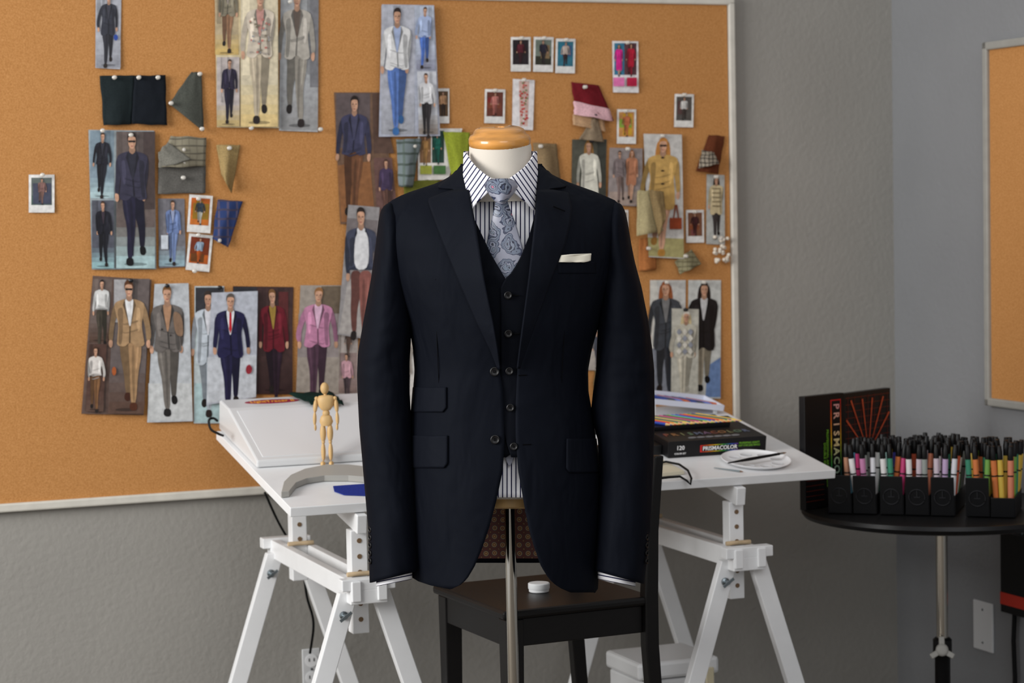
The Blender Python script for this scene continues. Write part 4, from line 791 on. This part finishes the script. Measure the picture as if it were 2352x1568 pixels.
# ------------------------------------------------------------ storage box, outlets
sb=P(1520,1530,5.0); so=V((sb.x,sb.y,0)); st=thing('storage_box','white lidded storage box on the floor below the right trestle','box',so)
BMx=lambda x,y,z: frame(WU,-WN,Z,so+WU*x-WN*y+Z*z)
ztop=P(1520,1497,5.0).z
mb=MB(); mb.box(.19,.17,ztop-.045,BMx(0,0,(ztop-.045)/2+.001)); mb.build('box_body',M['wplastic'],st,bevel=.006)
mb=MB(); mb.box(.205,.185,.04,BMx(0,0,ztop-.022)); mb.build('lid',M['wplastic'],st,bevel=.008)
for s in(-1,1): mb=MB(); mb.box(.02,.008,.05,BMx(s*.075,-.096,ztop-.05)); mb.build('clasp',cm((200,190,160)),st,bevel=.002)
def outlet(p,X,Nn,label,w=.07,h=.115):
    t=thing('wall_outlet',label,'outlet',p); Mo=frame(X,Z,Nn,p)
    mb=MB(); mb.box(w,h,.006,Mo@Matrix.Translation((0,0,.0035))); mb.build('plate',M['plate'],t,bevel=.002)
    for s in(-1,1):
        mb=MB(); mb.lathe([(.016,0),(.016,.0012)],Mo@Matrix.Translation((0,s*.021,.0066)),20); f=mb.build('socket',M['white'],t)
        for a in(-1,1): mb=MB(); mb.box(.002,.008,.001,Mo@Matrix.Translation((a*.006,s*.021+.002,.0082))); mb.build('slot',M['thread'],f)
    mb=MB(); mb.lathe([(.003,0),(.003,.001)],Mo@Matrix.Translation((0,0,.0068)),10); mb.build('screw',M['zinc'],t)
outlet(wallpt(714,1535),WU,WN,'white wall outlet low on the back wall behind the left trestle',.045,.1)
def plate(p,X,Nn,label):
    t=thing('wall_plate',label,'wall plate',p); Mo=frame(X,Z,Nn,p); mb=MB(); mb.box(.085,.125,.006,Mo@Matrix.Translation((0,0,.0035))); mb.build('plate',M['plate'],t,bevel=.002)
    for s in(-1,1): mb=MB(); mb.lathe([(.003,0),(.003,.001)],Mo@Matrix.Translation((0,s*.042,.0066)),10); mb.build('screw',M['zinc'],t)
plate(rwpt(2262,1437),WN,-WU,'blank white wall plate on the side wall')
# ------------------------------------------------------------ round stand with markers
YS=5.05
dcx=P(2162,1165,YS); zd=P(2162,1163,YS).z; dc=V((dcx.x,dcx.y,0)); Td=Matrix.Translation(dc); RD=.325
stn=thing('round_stand','round black pedestal table with a chrome pole at right','table',dc)
mb=MB(); mb.lathe([(RD-.04,zd-.026),(RD-.006,zd-.019),(RD,zd-.010),(RD-.002,zd-.001),(RD-.01,zd),(RD-.016,zd-.003),(.01,zd-.003)],Td,64); mb.build('tray_top',M['blackplastic'],stn,smooth=40)
mb=MB(); mb.box(.1,.12,.03,Td@Matrix.Translation((-.02,0,zd-.041))); mb.build('bracket',M['blackplastic'],stn,bevel=.004)
mb=MB(); zz=P(2165,1468,YS).z; mb.lathe([(.0135,zz),(.0135,zd-.03)],Td,24); mb.build('pole',M['chrome'],stn,smooth=40)
mb=MB(); mb.lathe([(.018,.05),(.018,zz-.04),(.022,zz-.035),(.022,zz),(.017,zz+.005)],Td,24); mb.build('lower_tube',M['blackplastic'],stn,smooth=40)
mb=MB(); kp=P(2163,1492,YS-.025); Mk=Matrix.Translation(kp)@Matrix.Rotation(math.radians(80),4,'X'); mb.lathe([(.006,-.02),(.009,-.006),(.015,0),(.015,.008),(.01,.012)],Mk,16)
for a in range(3): mb.box(.013,.03,.009,Mk@Matrix.Rotation(a*2.09,4,'Z')@Matrix.Translation((0,.016,.003)))
mb.build('clamp_knob',M['greyplastic'],stn,smooth=40,bevel=.002)
for a in range(3):
    d_=V((math.cos(a*2.09+.5),math.sin(a*2.09+.5),0)); mb=MB(); mb.tube([dc+Z*.12,dc+d_*.13+Z*.07,dc+d_*.26+Z*.014],.013,10); mb.build('foot_leg',M['blackplastic'],stn,smooth=60)
zc=zd-.002
pa=V((P(1850,1100,5.04).x,5.04,0)); pbn=V((P(1940,1100,5.13).x,5.13,0)); pcn=V((P(2047,1100,5.27).x,5.27,0))
hc=P(1850,911,5.04).z-zc; hc2=P(1990,897,5.2).z-zc
cs=thing('marker_box','open black card marker box with orange ray artwork standing on the round table','box',(pa+pcn)/2+Z*zc)
for a,b,h,nm in((pa,pbn,hc,'side_panel'),(pbn,pcn,hc2,'back_panel')):
    e=(b-a).normalized(); nrm=V((-e.y,e.x,0)); mb=MB(); mb.prism([a+Z*zc,b+Z*zc,b+nrm*.018+Z*zc,a+nrm*.018+Z*zc],Z*h); mb.build(nm,M['blackcard'],cs,bevel=.001)
e1=(pbn-pa).normalized(); n1=V((e1.y,-e1.x,0)); L1=(pbn-pa).length; e2_=(pcn-pbn).normalized(); n2=V((e2_.y,-e2_.x,0)); L2=(pcn-pbn).length
M1=frame(e1,Z,n1,pa+Z*zc+n1*.0006); M2=frame(e2_,Z,n2,pbn+Z*zc+n2*.0006)
mb=MB()
for i in range(30): mb.box(.036,.0082,.0006,M1@Matrix.Translation((L1-.030,hc-.018-i*.0082,0)),c=rainbow(i,30))
mb.build('logo_strip',M['print'],cs)
mb=MB(); mb.box(.030,.241,.0006,M1@Matrix.Translation((L1-.030,hc-.137,.0005))); mb.build('logo_ground',M['blackcard'],cs)
for i,chh in enumerate('PRISMACOLOR'):
    text(chh,.028,cm(tint(i,11)),M1@Matrix.Translation((L1-.030,hc-.030-i*.0213,.0012))@Matrix.Rotation(-math.pi/2,4,'Z'),cs,name='letter',sx=.95)
text('PROFESSIONAL ART MARKERS\nDOUBLE ENDED',.010,cm((110,170,40)),M1@Matrix.Translation((L1-.066,hc-.15,.0008))@Matrix.Rotation(-math.pi/2,4,'Z'),cs)
mb=MB()
for k in range(8): mb.box(L1*.45,.001,.0004,M1@Matrix.Translation((L1*.24,.02+k*.012,0)),c=(110,40,24))
for k in range(9): mb.box(L2*.94,.0012,.0004,M2@Matrix.Translation((L2*.5,hc2-.012-k*.016,0)),c=(110,40,22))
for k in range(7): mb.box(.0012,.14,.0004,M2@Matrix.Translation((L2*(.08+k*.14),hc2-.078,.0002)),c=(96,32,20))
mb.build('grid_lines',M['print'],cs)
mb=MB()
for k in range(6):
    a=math.radians(-46+k*18); o=V((L2*.5,hc2-.15,.001)); d_=V((math.sin(a),math.cos(a),0)); s_=V((d_.y,-d_.x,0)); l0=.03
    l1=min(.132/max(.1,d_.y),L2*.46/max(.01,abs(d_.x)))
    mb.poly([M2@(o+d_*l0-s_*.0012),M2@(o+d_*l0+s_*.0012),M2@(o+d_*l1+s_*.0026),M2@(o+d_*l1-s_*.0026)],c=(200,84,46))
mb.build('ray_artwork',M['print'],cs)
# racks and markers
f1=V((math.cos(math.radians(-18)),math.sin(math.radians(-18)),0)); f2=V((-f1.y,f1.x,0)); O=V((P(1904,1180,4.99).x,4.99,0))
o_ranks=['first','second','third','fourth','fifth','sixth','seventh','eighth']
mbc=MB(); mbc.lathe([(.0060,0),(.0066,.002),(.0066,.022),(.0058,.026),(.0052,.034),(.0040,.0345)],None,14); capm=mbc.build('cap',M['blackplastic'],origin=(0,0,0),smooth=40); capd=capm.data; bpy.data.objects.remove(capm)
mcols=[((226,140,108),'salmon'),((236,234,232),'white'),((80,80,180),'indigo'),((216,100,72),'orange red'),((178,128,100),'tan'),((200,134,176),'pink violet'),((50,136,136),'teal'),((224,224,228),'ivory'),((60,140,110),'green'),((196,170,206),'lilac'),((196,60,116),'magenta'),((90,164,190),'cyan'),((50,96,160),'blue'),((160,196,190),'mint'),((120,96,128),'plum'),((222,128,72),'orange'),((218,186,76),'yellow'),((118,170,76),'lime green'),((158,164,158),'sage'),((212,196,206),'pale pink')]
pale=[1,7,13,18,19,1,9,7]
warm=[15,16,17,0,16,8,15]
bard={}
def barrel(c):
    if c not in bard:
        b=MB(); b.lathe([(.0046,0),(.0060,.010),(.0066,.070),(.0066,.124)],None,14); b.lathe([(.0067,.086),(.0068,.0865),(.0068,.089),(.0067,.0895)],None,14,m=1); o=b.build('barrel',[cm(c,.35),M['blackplastic']],origin=(0,0,0),smooth=40); bard[c]=o.data; bpy.data.objects.remove(o)
    return bard[c]
w=.052; oxs=[0,.0575,.119,.177,.2345,.312,.368]
for col in range(7):
    nr=[3,5,6,8,8,7,6][col]; ox=oxs[col]; st_=.024; dpt=st_*nr+.022; o=O+f1*ox
    rk=thing('marker_rack','%s black plastic marker rack from the left on the round table'%o_ranks[col],'rack',o+f1*w/2+f2*dpt/2+Z*zc,'black marker racks')
    mm=lambda x,y,z: frame(f1,f2,Z,o+f1*x+f2*y+Z*(zc+z))
    hp_=.09 if col<6 else .045
    mb=MB(); mb.box(w,dpt,.004,mm(w/2,dpt/2,.003)); mb.build('rack_base',M['blackplastic'],rk)
    mb=MB(); mb.box(w,.003,hp_,mm(w/2,-.008,hp_/2+.001)@Matrix.Rotation(.13,4,'X')); fp_=mb.build('front_plate',M['blackplastic'],rk,bevel=.001)
    if col<6: mb=MB(); c0=mm(w/2,-.0105,.043)@Matrix.Rotation(.13,4,'X'); mb.tube([c0@V((.018*math.cos(t),0,.018*math.sin(t))) for t in [x*math.pi/12 for x in range(25)]],.0014,6); mb.box(.014,.002,.0018,c0); mb.box(.0018,.002,.016,c0@Matrix.Translation((0,0,.008))); mb.build('embossed_ring',cm((38,38,41)),fp_,smooth=60)
    for x in(0,w): mb=MB(); mb.box(.002,dpt,.045,mm(x,dpt/2,.024)); mb.build('side_plate',M['blackplastic'],rk)
    for r in range(nr):
        for s in range(3):
            if col==0 and s<2: continue
            x=.010+s*.0165+random.uniform(-.002,.002); y=.012+r*st_+random.uniform(-.004,.004)
            if col>=5: cc,nm=mcols[warm[(s*2+r*3+col)%7]]
            elif random.random()<.42: cc,nm=mcols[random.choice(pale)]
            else: cc,nm=mcols[(col*3+s*2+r*7)%20]
            bp_=o+f1*x+f2*y+Z*(zc+.0055+random.uniform(0,.012)*(r>0))
            t=bpy.data.objects.new('art_marker',None); COL.objects.link(t); t.empty_display_size=.02; t.location=bp_; t.rotation_euler=(random.uniform(-.08,.05),(s-1)*.05+random.uniform(-.08,.08),0)
            tag(t,'%s marker, row %d, %s in the %s rack from the left'%(nm,r+1,['left','middle','right'][s],o_ranks[col]),'marker','art markers standing in the racks')
            b=bpy.data.objects.new('barrel',barrel(cc)); COL.objects.link(b); b.parent=t
            k_=bpy.data.objects.new('cap',capd); COL.objects.link(k_); k_.parent=t; k_.location=(0,0,.121)
# hanging package on right wall
hp=rwpt(2366,1330,.0); pk=thing('hanging_package','tall black and red packaged tool hanging on the side wall at far right','package',hp)
Mo=frame(WN,Z,-WU,hp)
mb=MB(); mb.box(.16,.2,.03,Mo@Matrix.Translation((0,.01,.0165))); mb.build('card_box',M['blackcard'],pk,bevel=.002)
mb=MB(); mb.box(.1605,.03,.0306,Mo@Matrix.Translation((0,-.055,.0167))); mb.build('red_band',cm((190,50,34)),pk)
mb=MB(); mb.tube([Mo@V(p) for p in((-.01,.11,.015),(-.01,.13,.015),(0,.137,.012),(.01,.13,.015),(.01,.11,.015))],.0015,6); mb.build('hanger',M['zinc'],pk)
mb=MB(); mb.tube([Mo@V(p) for p in((-.045,-.09,.014),(-.05,-.16,.014),(-.045,-.25,.014),(-.05,-.38,.014))],.006,8); mb.build('power_lead',M['blackrub'],pk,smooth=60)
# ------------------------------------------------------------ lights, world, camera
def area(loc,tgt,size,en,col=(1,1,1),sy=None):
    l=bpy.data.lights.new('area_light','AREA'); l.energy=en; l.size=size; l.color=col
    if sy: l.shape='RECTANGLE'; l.size_y=sy
    o=bpy.data.objects.new('area_light',l); COL.objects.link(o); o.location=loc; o.rotation_euler=(V(tgt)-V(loc)).to_track_quat('-Z','Y').to_euler(); return o
area((-3.4,1.9,2.1),(0,4.6,1.0),2.0,178,(1,.99,.97),1.8)
area((1.0,.2,2.9),(.3,5,1.0),2.0,30,(.98,.98,1))
w=bpy.data.worlds.new('world'); S.world=w; w.use_nodes=True; w.node_tree.nodes['Background'].inputs[0].default_value=(.97,.98,1,1); w.node_tree.nodes['Background'].inputs[1].default_value=.6
cam=bpy.data.cameras.new('camera'); co=bpy.data.objects.new('camera',cam); COL.objects.link(co); S.camera=co
cam.sensor_width=36; cam.lens=FPX/2352*36; mw=Matrix((RR,UU,-fw)).transposed().to_4x4(); mw.translation=CAM; co.matrix_world=mw
cam.dof.use_dof=True; cam.dof.focus_distance=3.95; cam.dof.aperture_fstop=5.6; cam.clip_end=60
for o in bpy.data.objects:
    if '_o' in o: del o['_o']
